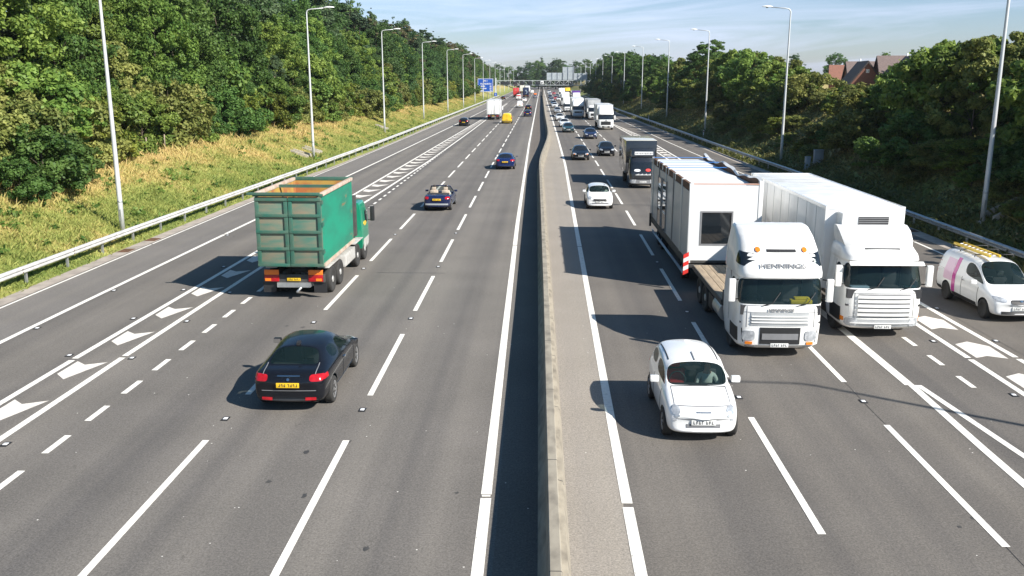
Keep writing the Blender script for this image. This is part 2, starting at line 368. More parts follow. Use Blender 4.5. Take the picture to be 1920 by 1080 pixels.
# ------------------------------------------------------------ the lines of the road (x as a function of y, metres)
LEDGE = [(0, -19.3), (30, -19.27), (60, -19.15), (85, -18.85), (130, -18.6), (220, -18.2), (400, -18.0), (900, -18.0)]
LSOLID = [(0, -16.75), (30, -16.75), (52, -16.55), (91, -15.98), (160, -15.2), (243, -14.5), (400, -14.3), (900, -14.2)]
LC1 = [(0, -13.65), (25, -13.6), (41, -13.42), (91, -12.87), (196, -11.7), (300, -11.3), (900, -11.1)]
LC2 = [(0, -12.25), (25, -12.25), (38, -12.12), (60, -11.6), (91, -11.08), (140, -10.9), (196, -10.9), (300, -11.0), (900, -11.0)]
LD0 = [(0, -10.78), (100, -10.95)]
LD1 = [(0, -7.45), (30, -7.6), (110, -7.68), (300, -7.75), (900, -7.8)]
LD2 = [(0, -4.3), (30, -4.4), (90, -4.62), (300, -4.6), (900, -4.5)]
LE2 = [(0, -1.0), (13, -1.0), (50, -1.29), (114, -1.48), (300, -1.42), (465, -1.3), (900, -1.3)]
RE1 = [(0, 1.66), (20, 1.73), (50, 1.98), (86, 2.33), (124, 2.34), (473, 2.0), (900, 2.0)]
RD1 = [(0, 5.05), (30, 5.17), (60, 5.35), (90, 5.44), (300, 5.4), (900, 5.3)]
RD2 = [(0, 8.13), (25, 8.25), (60, 8.5), (100, 8.6), (300, 8.6), (900, 8.5)]
RC1 = [(0, 12.65), (30, 12.58), (60, 12.75), (130, 13.05), (160, 12.75), (200, 12.4), (900, 12.2)]
RC2 = [(0, 14.1), (25, 14.03), (32, 13.88), (70, 14.1), (130, 14.25), (165, 12.95), (200, 12.6), (900, 12.3)]
RSOLID = [(0, 18.9), (46, 18.8), (89, 17.0), (114, 16.45), (188, 15.5), (400, 15.2), (900, 15.2)]
RAILL = [(0, -20.4), (43, -20.4), (62, -20.0), (84, -19.6), (111, -19.25), (218, -18.9), (420, -18.7), (900, -18.7)]
RAILR = [(0, 20.75), (52, 20.75), (76, 20.6), (98, 20.2), (123, 20.0), (158, 19.6), (221, 18.8), (420, 18.6), (900, 18.6)]
BARR = [(0, 0), (13, 0), (30, -.05), (60, -.22), (79, -.33), (87, -.2), (98, .15), (110, .52), (121, .72), (130, .76), (202, .55), (434, .4), (900, .4)]
def ruff(x, y, s=0): return math.sin(x * .9 + s) * math.cos(y * .37 + 1.3 * s) * .5 + math.sin(x * 2.1 + y * .83 + s) * .25
def gz(x, y):
    """height of the land"""
    l = interp(RAILL, y) + .3; r = interp(RAILR, y) - .25
    if l - .1 < x < r + .1: return -.05
    if x <= l: d = l - x; t = [(0, -.02), (.5, .06), (1.5, .22), (4, 1.05), (8.5, 2.55), (14, 3.4), (30, 4.4), (120, 6), (3000, 10)]
    else: d = x - r; t = [(0, -.02), (.5, .04), (1.5, .22), (3.2, .75), (10.5, 5.1), (14, 5.7), (40, 6.0), (120, 6.5), (3000, 12)]
    z = interp(t, d)
    k = min(1, d / 3)
    return z + ruff(x, y) * .14 * k + ruff(x * .23, y * .21, 2.0) * .3 * k * min(1, d / 6)

# ------------------------------------------------------------ ground and road
xs = sorted(set([-3000, -1500, -700, -300, -150, -90, -60, -48] + [-42 + .75 * i for i in range(0, 33)] + [-17, 0, 17] + [17.5 + .6 * i for i in range(0, 40)] + [43, 47, 52, 60, 75, 100, 150, 250, 450, 900, 1600, 3000]))
ys = sorted(set([-300, -100, -30] + [-10 + 1.6 * i for i in range(0, 100)] + [152 + 5 * i for i in range(0, 60)] + [460, 500, 560, 640, 760, 900, 1200, 1700, 2500, 4000]))
mb = MB(); g = [[mb.bm.verts.new((x, y, gz(x, y))) for x in xs] for y in ys]
for a, b in zip(g, g[1:]):
    for i in range(len(xs) - 1): mb.bm.faces.new((a[i], a[i + 1], b[i + 1], b[i]))
tag(mb.build('ground', M['ground'], smooth=True, ang=180), kind='structure')
YS = [-20, 0] + list(range(5, 150, 5)) + list(range(150, 460, 10)) + [500, 560, 640, 760, 1000, 1500]
def sheet(name, f0, f1, z, m, y0=-20, y1=1500):
    mb = MB(); yy = [y for y in YS if y0 <= y <= y1]; rows = [[mb.bm.verts.new((f(y), y, z)) for f in (f0, f1)] for y in yy]
    for a, b in zip(rows, rows[1:]): mb.bm.faces.new((a[0], a[1], b[1], b[0]))
    return tag(mb.build(name, m), kind='structure')
sheet('left_carriageway', lambda y: interp(LSOLID, y), lambda y: interp(LE2, y) + .25, .000, M['road_l'])
sheet('left_slip_road', lambda y: interp(LEDGE, y) - .15, lambda y: interp(LSOLID, y), .000, M['slip'])
sheet('left_drainage_channel', lambda y: interp(LEDGE, y) - .82, lambda y: interp(LEDGE, y) - .15, .006, M['gutter'])
sheet('central_reserve_left', lambda y: interp(LE2, y) + .25, lambda y: smooth_interp(BARR, y) + .3, .000, M['reserve_shade'])
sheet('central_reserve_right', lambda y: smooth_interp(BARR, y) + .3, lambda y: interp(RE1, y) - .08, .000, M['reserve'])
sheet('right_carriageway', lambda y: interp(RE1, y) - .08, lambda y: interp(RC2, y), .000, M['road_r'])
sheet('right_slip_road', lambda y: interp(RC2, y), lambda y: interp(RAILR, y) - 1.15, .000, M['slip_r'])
sheet('right_drainage_channel', lambda y: interp(RAILR, y) - 1.15, lambda y: interp(RAILR, y) - .35, .006, M['gutter'])
# painted lines
mk = MB(); Z = .008
def strip(tab, y0, y1, w, step=4, z=Z, off=0):
    yy = [y0]
    while yy[-1] + step < y1: yy.append(yy[-1] + step)
    yy.append(y1); rows = [[mk.bm.verts.new((interp(tab, y) + off + s * w / 2, y, z)) for s in (-1, 1)] for y in yy]
    for a, b in zip(rows, rows[1:]): mk.bm.faces.new((a[0], a[1], b[1], b[0]))
def solid(tab, w, y0=-10, y1=900, gap=26.7, ph=0):
    y = y0 + ph
    while y < y1:
        strip(tab, y, min(y1, y + gap - .16), w); y += gap
def dashes(tab, on, per, y0, y1, w):
    y = y0
    while y < y1: strip(tab, y, y + on, w); y += per
solid(LEDGE, .10); solid(LSOLID, .19, ph=3)
solid(LC1, .19, y0=-10.6, y1=300, gap=35.4); solid(LC2, .19, y0=-10.6, y1=300, gap=35.7)
solid(LE2, .21, y0=-11, gap=27.35); solid(RE1, .21, y0=-11.3, gap=27.35)
dashes(LD0, 1.02, 1.92, 4.6, 58, .16); dashes(LD0, .95, 1.92, 58.2, 104, .15)
dashes(LD1, 5.75, 8.78, 4.35, 560, .15); dashes(LD2, 5.75, 8.72, 4.5, 560, .15)
dashes(LC1, 2.2, 9, 305, 560, .16)
dashes(RD1, 5.75, 8.75, 6.2, 560, .15); dashes(RD2, 5.7, 8.8, -3.0, 560, .15)
strip([(28, 9.91), (200, 9.9)], 23.2, 70, .26); strip([(0, 9.7), (17, 9.8), (23.4, 9.97)], -5, 23.2, .20); strip([(0, 12.3), (18.5, 10.55), (23.4, 10.12)], -5, 23.2, .17)
dashes([(0, 11.53), (60, 11.55)], .95, 1.92, 23.05, 62, .15); dashes([(0, 11.53), (60, 11.55)], .95, 1.92, 2.0, 21.0, .15)
solid(RC1, .18, y0=-9.9, gap=35.6, y1=165); solid(RC2, .18, y0=-9.4, gap=35.2, y1=165); strip([(165, 12.8), (560, 12.4)], 165, 560, .18)
solid(RSOLID, .13, ph=2)
tag(mk.build('road_markings', M['mark']), kind='structure')
mk = MB()
y = 13.35
while y < 205:   # chevrons between the two lines on the left
    a, b = interp(LC1, y) + .22, interp(LC2, y) - .22; f = lambda t: a + (b - a) * t
    mk.poly([(f(.0), y + .45, Z), (f(.45), y, Z), (f(1), y + 1.55, Z), (f(.40), y + 1.28, Z), (f(0), y + 1.6, Z)]); y += 3.2
y = 10.2
while y < 163:
    a, b = interp(RC1, y) + .24, interp(RC2, y) - .24; f = lambda t: a + (b - a) * t
    if b - a > .25: mk.poly([(f(0), y, Z), (f(.42), y + .2, Z), (f(.95), y - .05, Z), (f(1.0), y + 1.2, Z), (f(.52), y + 1.7, Z), (f(0), y + 1.4, Z)])
    y += 3.1
tag(mk.build('chevron_markings', M['markworn']), kind='structure')
# raised ribs on the two edge lines
mk = MB()
for tab in (LE2, RE1):
    y = 8
    while y < 60:
        x = interp(tab, y); mk.box(x - .085, x + .085, y, y + .06, .0085, .0145); y += .55
tag(mk.build('edge_line_ribs', M['mark']), kind='structure')
# tar seams along the lane joints
mk = MB()
for tab, o in ((RD2, .0), (RC2, .35)):
    rows = [[mk.bm.verts.new((interp(tab, y) + o + math.sin(y * 1.7) * .015 + s * .006, y, .004)) for s in (-1, 1)] for y in range(5, 110, 1)]
    for a, b in zip(rows, rows[1:]): mk.bm.faces.new((a[0], a[1], b[1], b[0]))
for (x, y, l, w) in ((-6.9, 37, 2.9, .03), (6.6, 43.5, 2.6, .02), (-3.0, 70, 2.8, .02)):
    mk.box(x, x + l, y, y + w, .001, .0042)
tag(mk.build('tar_seams', M['plastic']), kind='structure')
# road studs
stud = thing('road_stud', 'small reflective road stud set in the tarmac beside a lane line', 'road stud', (0, 0, 0), 0, 'road studs along the lane lines')
MB().box(-.085, .085, -.13, .13, .002, .014).build('casing', M['plastic'], stud, bevel=.005)
MB().box(-.05, .05, -.06, .06, .0145, .026).build('reflector', M['whiteink'], stud, bevel=.006)
spots = [(interp(LD1, y), y) for y in (11.4, 20.2, 29.0, 37.8, 46.5)] + [(interp(LD2, y), y) for y in (20.9, 29.6, 38.3, 47)] + [(interp(RD1, y), y) for y in (13.4, 22.1, 30.8, 39.6)] + [(interp(RD2, y), y) for y in (12.4, 21.9)]
spots += [(interp(LC1, y) - .32, y) for y in (19.2, 25.1, 29.3, 33.6, 38)] + [(interp(LC2, y) + .3, y) for y in (18.5, 24.9, 29, 33.2)] + [(interp(RC1, y) - .3, y) for y in (22.5, 27.4)] + [(interp(RC2, y) + .28, y) for y in (22.0, 27.5, 31.6)] + [(interp(LSOLID, y) + .25, y) for y in (28, 33.4, 46)]
for i, (x, y) in enumerate(spots):
    o = stud if i == 0 else copy_tree(stud); o.location = (x, y, 0)
# drain covers in the concrete channels
dc = thing('drain_cover', 'rusty iron drain cover in the left concrete channel, nearer the camera', 'drain cover', (-19.72, 41.6, 0), 0, 'rusty drain covers')
MB().box(-.27, .27, -.42, .42, .007, .018).build('frame', M['rust'], dc, bevel=.004)
m_ = MB()
for k in range(6): m_.box(-.22, .22, -.36 + k * .125, -.29 + k * .125, .0185, .024)
m_.build('grating', M['rust'], dc)
for (x, y, lab) in ((-19.72, 44.6, 'rusty iron drain cover in the left concrete channel, farther from the camera'), (20.0, 48.6, 'iron drain cover in the right concrete channel behind the white van, nearer one'), (20.0, 51.0, 'iron drain cover in the right concrete channel behind the white van, farther one')):
    o = copy_tree(dc); o.location = (x, y, 0); o['label'] = lab
# concrete barrier in the central reserve
prof = [(0, 0), (.05, .12), (.14, .30), (.17, .90), (.185, .915), (.345, .915), (.36, .90), (.375, .50), (.48, .47), (.55, .10), (.56, 0)]
path = [(smooth_interp(BARR, y), y, 0) for y in list(range(2, 160, 2)) + list(range(160, 580, 10))]
b_ = loft_path(prof, path, True).build('concrete_barrier', M['conc'], None, bevel=0, smooth=True, ang=25)
tag(b_, 'long concrete safety barrier with stepped side in the central reserve', 'barrier')
jm = MB()
for y in range(8, 78, 4):
    x = smooth_interp(BARR, y); jm.prism([(x + .168, y, .90), (x + .187, y, .918), (x + .347, y, .918), (x + .363, y, .90), (x + .378, y, .505), (x + .478, y, .474), (x + .50, y, .40), (x + .30, y, .40), (x + .17, y, .88)], (0, .018, 0))
jm.build('joints', M['chassis'], b_)['kind'] = 'stuff'
mk = MB(); r3 = random.Random(4)
for k in range(34):
    x, y = r3.uniform(-16, 13), 9 + 45 * r3.random() ** 1.6
    if -1 < x < 2: continue
    a0 = r3.uniform(0, 6); rr = r3.choice((.02, .03, .03, .05, .06)); n = 9
    mk.poly([(x + rr * r3.uniform(.5, 1.2) * math.cos(a0 + 2 * PI * q / n), y + rr * r3.uniform(.6, 1.6) * math.sin(a0 + 2 * PI * q / n), .0035) for q in range(n)])
for (x, y) in ((-5.1, 18.3), (-4.6, 16.2), (-5.5, 16.8), (-3.0, 14.2), (-7.8, 28.4)):
    n = 11; mk.poly([(x + .075 * r3.uniform(.4, 1.2) * math.cos(2 * PI * q / n), y + .11 * r3.uniform(.4, 1.2) * math.sin(2 * PI * q / n), .0038) for q in range(n)])
tag(mk.build('tar_spots', M['chassis']), kind='structure')
mk = MB()
for k in range(160):
    x, y = r3.uniform(-14, 12), 10 + 30 * r3.random() ** 1.5; rr = r3.uniform(.008, .02); mk.poly([(x + rr * math.cos(q * 1.26), y + rr * math.sin(q * 1.26), .0042) for q in range(5)])
tag(mk.build('pale_grit', M['mark']), kind='structure')
# steel safety fences
def safety_fence(tab, sgn, label, m, y0, y1):
    t = thing('safety_fence', label, 'guardrail', (interp(tab, 40), 40, 0))
    W = [(0, .45), (.05, .47), (.085, .51), (.085, .55), (.03, .58), (.0, .60), (.03, .62), (.085, .65), (.085, .69), (.05, .73), (0, .75), (-.03, .75), (-.03, .73), (.0, .715), (.045, .67), (0, .62), (-.02, .60), (0, .58), (.045, .53), (0, .485), (-.03, .47), (-.03, .45)]
    W = [(sgn * a, b) for a, b in W]; dz = -.0
    path = [(interp(tab, y) - t.location.x, y - 40, gz(interp(tab, y), y) + .0) for y in list(range(y0, 160, 4)) + list(range(160, y1, 12))]
    loft_path(W, path, True).build('rail', m, t, smooth=True, ang=40)
    y = y0; n = 0; far = MB()
    while y < y1 - 5:
        x = interp(tab, y) - t.location.x - sgn * .06; zb = gz(x + t.location.x, y); q = far if n >= 95 else MB()
        q.box(x - .04, x + .04, y - 40 - .055, y - 40 + .055, zb - .1, zb + .70)
        q.box(x - .02, x + sgn * .05 + (.02 if sgn > 0 else -.02), y - 40 - .03, y - 40 + .03, zb + .56, zb + .64)
        if n < 95: q.build('post', M['galv'], t)
        y += 3.2; n += 1
    far.build('posts', M['galv'], t)['kind'] = 'stuff'
    bt = MB()
    for y in range(y0 + 2, 120, 4):
        x = interp(tab, y) - t.location.x
        for zz in (.53, .67):
            z = gz(x + t.location.x, y) + zz; bt.box(x + sgn * .08, x + sgn * .10, y - 40.02, y - 39.98, z - .02, z + .02)
    bt.build('bolts', M['rust'], t)['kind'] = 'stuff'
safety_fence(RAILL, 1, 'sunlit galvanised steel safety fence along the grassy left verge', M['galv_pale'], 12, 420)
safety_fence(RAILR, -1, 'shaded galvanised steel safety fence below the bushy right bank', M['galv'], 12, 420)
# lamp columns
def lamp_proto(sgn):
    t = thing('street_lamp', 'x', 'street lamp')
    pts = [(0, 0, 0), (0, 0, 1.5), (0, 0, 13.15), (0, 0, 13.35), (sgn * .06, 0, 13.52), (sgn * .2, 0, 13.62), (sgn * .45, 0, 13.67), (sgn * 1.75, 0, 13.78)]
    MB().tube(pts, [.13, .13, .062, .06, .055, .05, .047, .04], 12).build('column', M['column'], t)
    MB().lathe([(1.5, .131), (1.52, .14), (1.56, .14), (1.6, .128)], 'z', 12).build('collar', M['galv'], t); MB().box(-.06, .06, -.15, -.12, .55, 1.15).build('service_door', M['galv'], t)
    MB().box(-.2, .2, -.2, .2, -.3, .05).build('base_plate', M['conc2'], t, bevel=.01)
    h = MB(); rows = []
    for k in range(9):
        u = k / 8; w = .19 * math.sin(PI * min(1, .12 + u * .86)) ** .6; hh = .10 * math.sin(PI * min(.97, .1 + u * .82)) ** .7
        rows.append([h.bm.verts.new((sgn * (1.65 + u * .95), w * math.cos(a), 13.80 + .02 * u + max(-.02, hh * math.sin(a) * 1.2))) for a in [2 * PI * j / 12 for j in range(12)]])
    for a, b in zip(rows, rows[1:]):
        for j in range(12): h.bm.faces.new((a[j], a[(j + 1) % 12], b[(j + 1) % 12], b[j]))
    h.bm.faces.new(rows[0]); h.bm.faces.new(rows[-1]); head = h.build('lamp_head', M['lampwhite'], t, smooth=True, ang=60)
    MB().lathe([(13.70, .05), (13.735, .11), (13.775, .14)], 'z', 12, (sgn * 2.15, 0, 0)).build('lens', M['lens'], head)
    return t
lpl = lamp_proto(1); lpr = lamp_proto(-1)
ordn = ['nearest', 'second', 'third', 'fourth', 'fifth', 'sixth', 'seventh', 'eighth', 'ninth', 'tenth', 'eleventh', 'twelfth', 'thirteenth', 'fourteenth', 'fifteenth', 'sixteenth', 'seventeenth', 'eighteenth']
LL = [(45.7, -21.75), (86, -21.7), (126.4, -21.75), (168, -21.6), (206, -21.0), (243, -20.6), (284, -20.5), (324, -20.4), (364, -20.3), (404, -20.2), (446, -20), (500, -20), (560, -19.8), (650, -19.5), (740, -19.5), (830, -19)]
LR = [(12.6, 23.2), (47.6, 23.2), (85.7, 22.5), (127.8, 22.8), (168, 22.9), (208, 22.6), (250, 22.3), (292, 22.2), (333, 22), (375, 22), (418, 22), (460, 21.8), (505, 21.5)]
for i, (y, x) in enumerate(LL):
    o = lpl if i == 0 else copy_tree(lpl); o.location = (x, y, gz(x, y))
    o['label'] = 'tall grey lamp column on the grassy left verge, ' + ordn[i] + ' from the camera'; o['group'] = 'lamp columns on the left verge'
for i, (y, x) in enumerate(LR):
    o = lpr if i == 0 else copy_tree(lpr); o.location = (x, y, gz(x, y))
    o['label'] = ('tall grey lamp column on the right bank, beside the camera and outside the picture' if i == 0 else 'tall grey lamp column at the foot of the bushy right bank, ' + ordn[i - 1] + ' from the camera'); o['group'] = 'lamp columns on the right bank'
# concrete edgings round the lamp bases
def edging(x, y, sgn, lab):
    t = thing('concrete_edging', lab, 'concrete edging', (x, y, 0), 0, 'concrete edgings round lamp bases')
    for dy in (-.55, .55, ):
        a = (x + sgn * .15, y + dy); b = (x + sgn * 1.9, y + dy + .15)
        za, zb = gz(*a), gz(*b); pts = []
        MB().prism([(a[0] - x, a[1] - y - .09, za - .1), (b[0] - x, b[1] - y - .09, zb - .1), (b[0] - x, b[1] - y - .09, zb + .24), (a[0] - x, a[1] - y - .09, za + .3)], (0, .16, 0)).build('kerb_slab', M['conc2'], t, bevel=.015)
edging(-21.9, 86, -1, 'pale concrete edgings either side of the second lamp column on the left verge')
edging(-21.7, 89.6, -1, 'pair of pale concrete edgings in the dry grass just beyond the second lamp column')
edging(-21.8, 130.5, -1, 'small pair of concrete edgings in the dry grass beyond the third lamp column')
edging(23.3, 47.6, 1, 'shaded concrete edgings either side of the nearest lamp column on the right bank')
# equipment cabinets and marker posts on the right bank
for (x, y, w, h, lab) in ((22.75, 78, .20, 1.0, 'narrow grey roadside cabinet on the right bank, left one of the two'), (23.75, 78.4, .38, 1.12, 'wide grey roadside cabinet on the right bank, right one of the two')):
    z = gz(x, y); t = thing('roadside_cabinet', lab, 'cabinet', (x, y, z))
    MB().box(-w, w, -.2, .2, .06, h).build('casing', M['cab_grey'], t, bevel=.015)
    MB().box(-w - .03, w + .03, -.23, .23, h, h + .05).build('lid', M['cab_grey'], t, bevel=.01)
    MB().box(-w + .03, w - .03, -.215, -.2, .14, h - .08).build('door', M['cab_grey'], t, bevel=.005)
    MB().box(-w - .06, w + .06, -.26, .26, -.4, .06).build('plinth', M['conc2'], t, bevel=.01)
def marker(x, y, lab):
    t = thing('marker_post', lab, 'marker post', (x, y, gz(x, y)), 0, 'white marker posts')
    MB().box(-.06, .06, -.03, .03, -.2, .95).build('post', M['upvc'], t, bevel=.01); MB().box(-.045, .045, -.036, -.03, .7, .85).build('reflector', M['tail'], t)
marker(21.6, 122, 'small white marker post behind the right safety fence, nearer one'); marker(20.6, 176, 'small white marker post behind the right safety fence, farther one')
# posts of the old wire fence along the wood
fence = [(-28.4, 62.0, 1.2, 0, 'w'), (-28.6, 65.2, 1.25, -.04, 'w'), (-28.9, 69, 1.2, .03, 'w'), (-29.1, 72.4, 1.3, 0, 'w'), (-29.2, 75.6, 1.1, -.25, 'b'), (-29.4, 79.5, 1.35, .12, 'p'), (-29.7, 84.4, 1.2, 0, 'w'), (-29.9, 89, 1.0, -.3, 'b'), (-29.9, 98, 1.2, .05, 'w'), (-29.6, 116, 1.25, 0, 'w'), (-29.6, 120, 1.25, .05, 'p')]
fl = ['weathered grey wooden fence post at the edge of the left wood', 'dark wooden fence post leaning over at the edge of the left wood', 'pale wooden fence post at the edge of the left wood']
for i, (x, y, h, lean, k) in enumerate(fence):
    t = MB().tube([(0, 0, -.3), (0, 0, h * .6), (0, 0, h)], [.055, .052, .045], 7).build('fence_post', {'w': M['wood'], 'b': M['bark'], 'p': M['conc2']}[k])
    t.location = (x, y, gz(x, y)); t.rotation_euler = (0, lean, 0); tag(t, fl['wbp'.index(k)], 'fence post', 'fence posts along the left wood')

# ------------------------------------------------------------ vehicles
def finish_shell(bm, wins, inset, sub, name, mats, cut=None, crease_edges=()):
    """inset the window groups, subdivide, cut wheel arches, split by material -> list of meshes"""
    cl = bm.edges.layers.float.get('crease_edge') or bm.edges.layers.float.new('crease_edge')
    for faces, mi in wins:
        faces = [f for f in faces if f.is_valid]
        bmesh.ops.inset_region(bm, faces=faces, thickness=inset, use_even_offset=True, use_boundary=True)
        fs = set(faces)
        for f in faces:
            f.material_index = mi
            for e in f.edges:
                if any(x not in fs for x in e.link_faces): e[cl] = .85
    for e in crease_edges:
        if e.is_valid: e[cl] = max(e[cl], .6)
    bmesh.ops.recalc_face_normals(bm, faces=bm.faces)
    me = bpy.data.meshes.new('t'); bm.to_mesh(me); bm.free()
    for m in mats: me.materials.append(m)
    o = bpy.data.objects.new('t', me); col.objects.link(o); cutter = None
    if sub: s = o.modifiers.new('s', 'SUBSURF'); s.levels = sub; s.render_levels = sub
    if cut:
        c = MB()
        for (y, r, x0, x1) in cut:
            for sx in (-1, 1): c.lathe([(sx * x0, r), (sx * x1, r)], 'x', 28, (0, y, r * .93))
        cutter = c.build('cutter', M['plastic'])
        b = o.modifiers.new('b', 'BOOLEAN'); b.operation = 'DIFFERENCE'; b.solver = 'EXACT'; b.object = cutter; b.material_mode = 'TRANSFER'
    dg = bpy.context.evaluated_depsgraph_get(); dg.update()
    res = bpy.data.meshes.new_from_object(o.evaluated_get(dg)); bpy.data.objects.remove(o)
    if cutter: bpy.data.objects.remove(cutter)
    bvh_bm = bmesh.new(); bvh_bm.from_mesh(res); bvh = BVHTree.FromBMesh(bvh_bm)
    out = {}
    for mi in sorted(set(p.material_index for p in res.polygons)):
        if mi == 0 or mi >= len(mats): continue
        b2 = bvh_bm.copy(); bmesh.ops.delete(b2, geom=[f for f in b2.faces if f.material_index != mi], context='FACES')
        out[mi] = []; todo = set(b2.faces)
        while todo:                                  # every pane a mesh of its own
            st = [todo.pop()]; comp = set(st)
            while st:
                for e in st.pop().edges:
                    for f in e.link_faces:
                        if f in todo: todo.discard(f); comp.add(f); st.append(f)
            if len(comp) < 6: continue
            b3 = bmesh.new(); vm = {}
            for f in comp: b3.faces.new([vm.setdefault(v, None) or vm.__setitem__(v, b3.verts.new(v.co)) or vm[v] for v in f.verts])
            m2 = bpy.data.meshes.new(name); b3.to_mesh(m2); b3.free(); m2.materials.append(mats[mi]); m2.shade_smooth(); out[mi].append(m2)
        b2.free()
    b2 = bvh_bm; bmesh.ops.delete(b2, geom=[f for f in b2.faces if 0 < f.material_index < len(mats)], context='FACES')
    for f in b2.faces: f.material_index = 0 if f.material_index == 0 else 1
    m2 = bpy.data.meshes.new(name); b2.to_mesh(m2); b2.free(); m2.materials.append(mats[0]); m2.materials.append(M['plastic'])
    m2.shade_smooth(); m2.set_sharp_from_angle(angle=R(40)); out[0] = [m2]
    return out, bvh
def patch(bvh, view, a0, a1, b0, b1, m, name, parent, off=.007, n=(7, 5), ell=0, mirror=False, skew=0, taper=0):
    """a panel that follows the bodywork; view front/rear: (x,z), left/right: (y,z), top: (x,y)"""
    out = []
    for sgn in ((1, -1) if mirror else (1,)):
        mb = MB(); N, K = n; grid = []
        for i in range(N):
            row = []
            for j in range(K):
                u, v = i / (N - 1) * 2 - 1, j / (K - 1) * 2 - 1
                if ell: k = 1 / max(1e-6, (abs(u) ** ell + abs(v) ** ell) ** (1 / ell) / max(abs(u), abs(v), 1e-6)) if (u or v) else 1; u, v = u * k, v * k
                v2 = v * (1 - taper * (u + 1) / 2)
                a = a0 + (a1 - a0) * (u + 1) / 2; b = b0 + (b1 - b0) * (v2 + 1) / 2 + skew * (u + 1) / 2
                if view in ('front', 'rear', 'top'): a *= sgn
                o, d = {'front': ((a, -30, b), (0, 1, 0)), 'rear': ((a, 30, b), (0, -1, 0)), 'left': ((-5, a, b), (1, 0, 0)), 'right': ((5, a, b), (-1, 0, 0)), 'top': ((a, b, 9), (0, 0, -1))}[view]
                if view in ('left', 'right') and sgn < 0: o = (-o[0], o[1], o[2]); d = (-d[0], 0, 0)
                h = bvh.ray_cast(Vector(o), Vector(d))
                row.append(mb.bm.verts.new(h[0] - Vector(d) * off + (h[1] * off * .5 if h[1].dot(Vector(d)) < 0 else -h[1] * off * .5)) if h[0] else None)
            grid.append(row)
        for r0, r1 in zip(grid, grid[1:]):
            for j in range(K - 1):
                q = (r0[j], r1[j], r1[j + 1], r0[j + 1])
                if None not in q: mb.bm.faces.new(q)
        if not mb.bm.faces: mb.bm.free(); continue
        # a rim that drops back to the bodywork
        edges = [e for e in mb.bm.edges if len(e.link_faces) == 1]
        ex = bmesh.ops.extrude_edge_only(mb.bm, edges=edges)
        d = {'front': Vector((0, 1, 0)), 'rear': Vector((0, -1, 0)), 'left': Vector((1, 0, 0)), 'right': Vector((-1, 0, 0)), 'top': Vector((0, 0, -1))}[view]
        if view in ('left', 'right') and sgn < 0: d = -d
        for v in ex['geom']:
            if isinstance(v, bmesh.types.BMVert): v.co += d * (off + .012)
        out.append(mb.build(name, m, parent, smooth=True, ang=50))
    return out
TY = {}
def wheel_meshes(r, w, kind):
    k = (round(r, 3), round(w, 3), kind)
    if k in TY: return TY[k]
    h = w / 2
    t = MB().lathe([(-h * .8, r * .64), (-h, r * .70), (-h, r * .90), (-h * .82, r * .985), (-h * .5, r), (h * .5, r), (h * .82, r * .985), (h, r * .90), (h, r * .70), (h * .8, r * .64)], 'x', 28).build('wheel', M['tyre'], smooth=True, ang=50)
    m = MB()
    if kind == 'truck':
        m.lathe([(-h * .9, r * .62), (h * .75, r * .655), (h * .80, r * .60), (h * .25, r * .52), (h * .10, r * .36), (h * .45, r * .33), (h * .95, r * .22), (h * .95, r * .05)], 'x', 28)
        for q in range(10):
            a = 2 * PI * q / 10; m.lathe([(h * .2, .02), (h * .45, .018)], 'x', 6, (0, r * .42 * math.cos(a), r * .42 * math.sin(a)))
    elif kind == 'dark': m.lathe([(-h * .9, r * .62), (h * .8, r * .66), (h * .7, r * .6), (h * .3, r * .5), (h * .55, r * .1)], 'x', 24)
    else:
        m.lathe([(-h * .9, r * .64), (h * .86, r * .665), (h * .93, r * .65), (h * .88, r * .60), (h * .1, r * .57), (h * .05, r * .1)], 'x', 28)
        ns = 5 if kind == 'five' else 9
        for q in range(ns):
            a = 2 * PI * q / ns; ca, sa = math.cos(a), math.sin(a); wd = .20 if ns == 5 else .09
            def P(rad, tang, x): return (x, rad * ca - tang * sa, rad * sa + tang * ca)
            m.prism([P(r * .10, -r * wd * .8, h * .55), P(r * .60, -r * wd * .55, h * .80), P(r * .60, r * wd * .55, h * .80), P(r * .10, r * wd * .8, h * .55)], (h * .13, 0, 0))
        m.lathe([(h * .5, r * .17), (h * .82, r * .15), (h * .85, r * .05)], 'x', 14)
    q = m.build('rim', {'truck': M['steelrim'], 'dark': M['plastic']}.get(kind, M['alloy']), smooth=True, ang=35)
    TY[k] = (t.data, q.data); bpy.data.objects.remove(t); bpy.data.objects.remove(q)
    return TY[k]
def wheel(parent, x, y, r, w, kind='five'):
    t, q = wheel_meshes(r, w, kind)
    o = link_mesh('wheel', t, parent); o.location = (x, y, r)
    p = link_mesh('rim', q, o); p.rotation_euler = (rnd.uniform(0, 6), 0, 0 if x > 0 else PI)
    return o
def plate(parent, y, z, yellow, sgn, w=.52, h=.115, two=False, x=0):
    """number plate with illegible character blocks"""
    o = MB().box(x - w / 2, x + w / 2, y - .012, y + .012, z - h / 2, z + h / 2).build('number_plate', M['platey'] if yellow else M['platew'], parent, bevel=.004)
    m = MB(); cx = x - w * .42
    for k in range(7):
        cw = w * .095
        if k == 4: cx += w * .06
        yy = y + sgn * .0135
        m.box(cx, cx + cw * .30, yy - .001, yy + .001, z - h * .3, z + h * .3)
        m.box(cx + cw * .30, cx + cw * .72, yy - .001, yy + .001, z + (h * .16 if k % 2 else -h * .3), z + (h * .3 if k % 2 else -h * .14)); 
        if k % 3: m.box(cx + cw * .55, cx + cw * .72, yy - .001, yy + .001, z - h * .14, z + h * .16)
        cx += w * .115
    m.build('lettering', M['ink'], o)
    return o
PAINTED = ('body', 'wing_mirror', 'cab', 'bumper', 'visor')
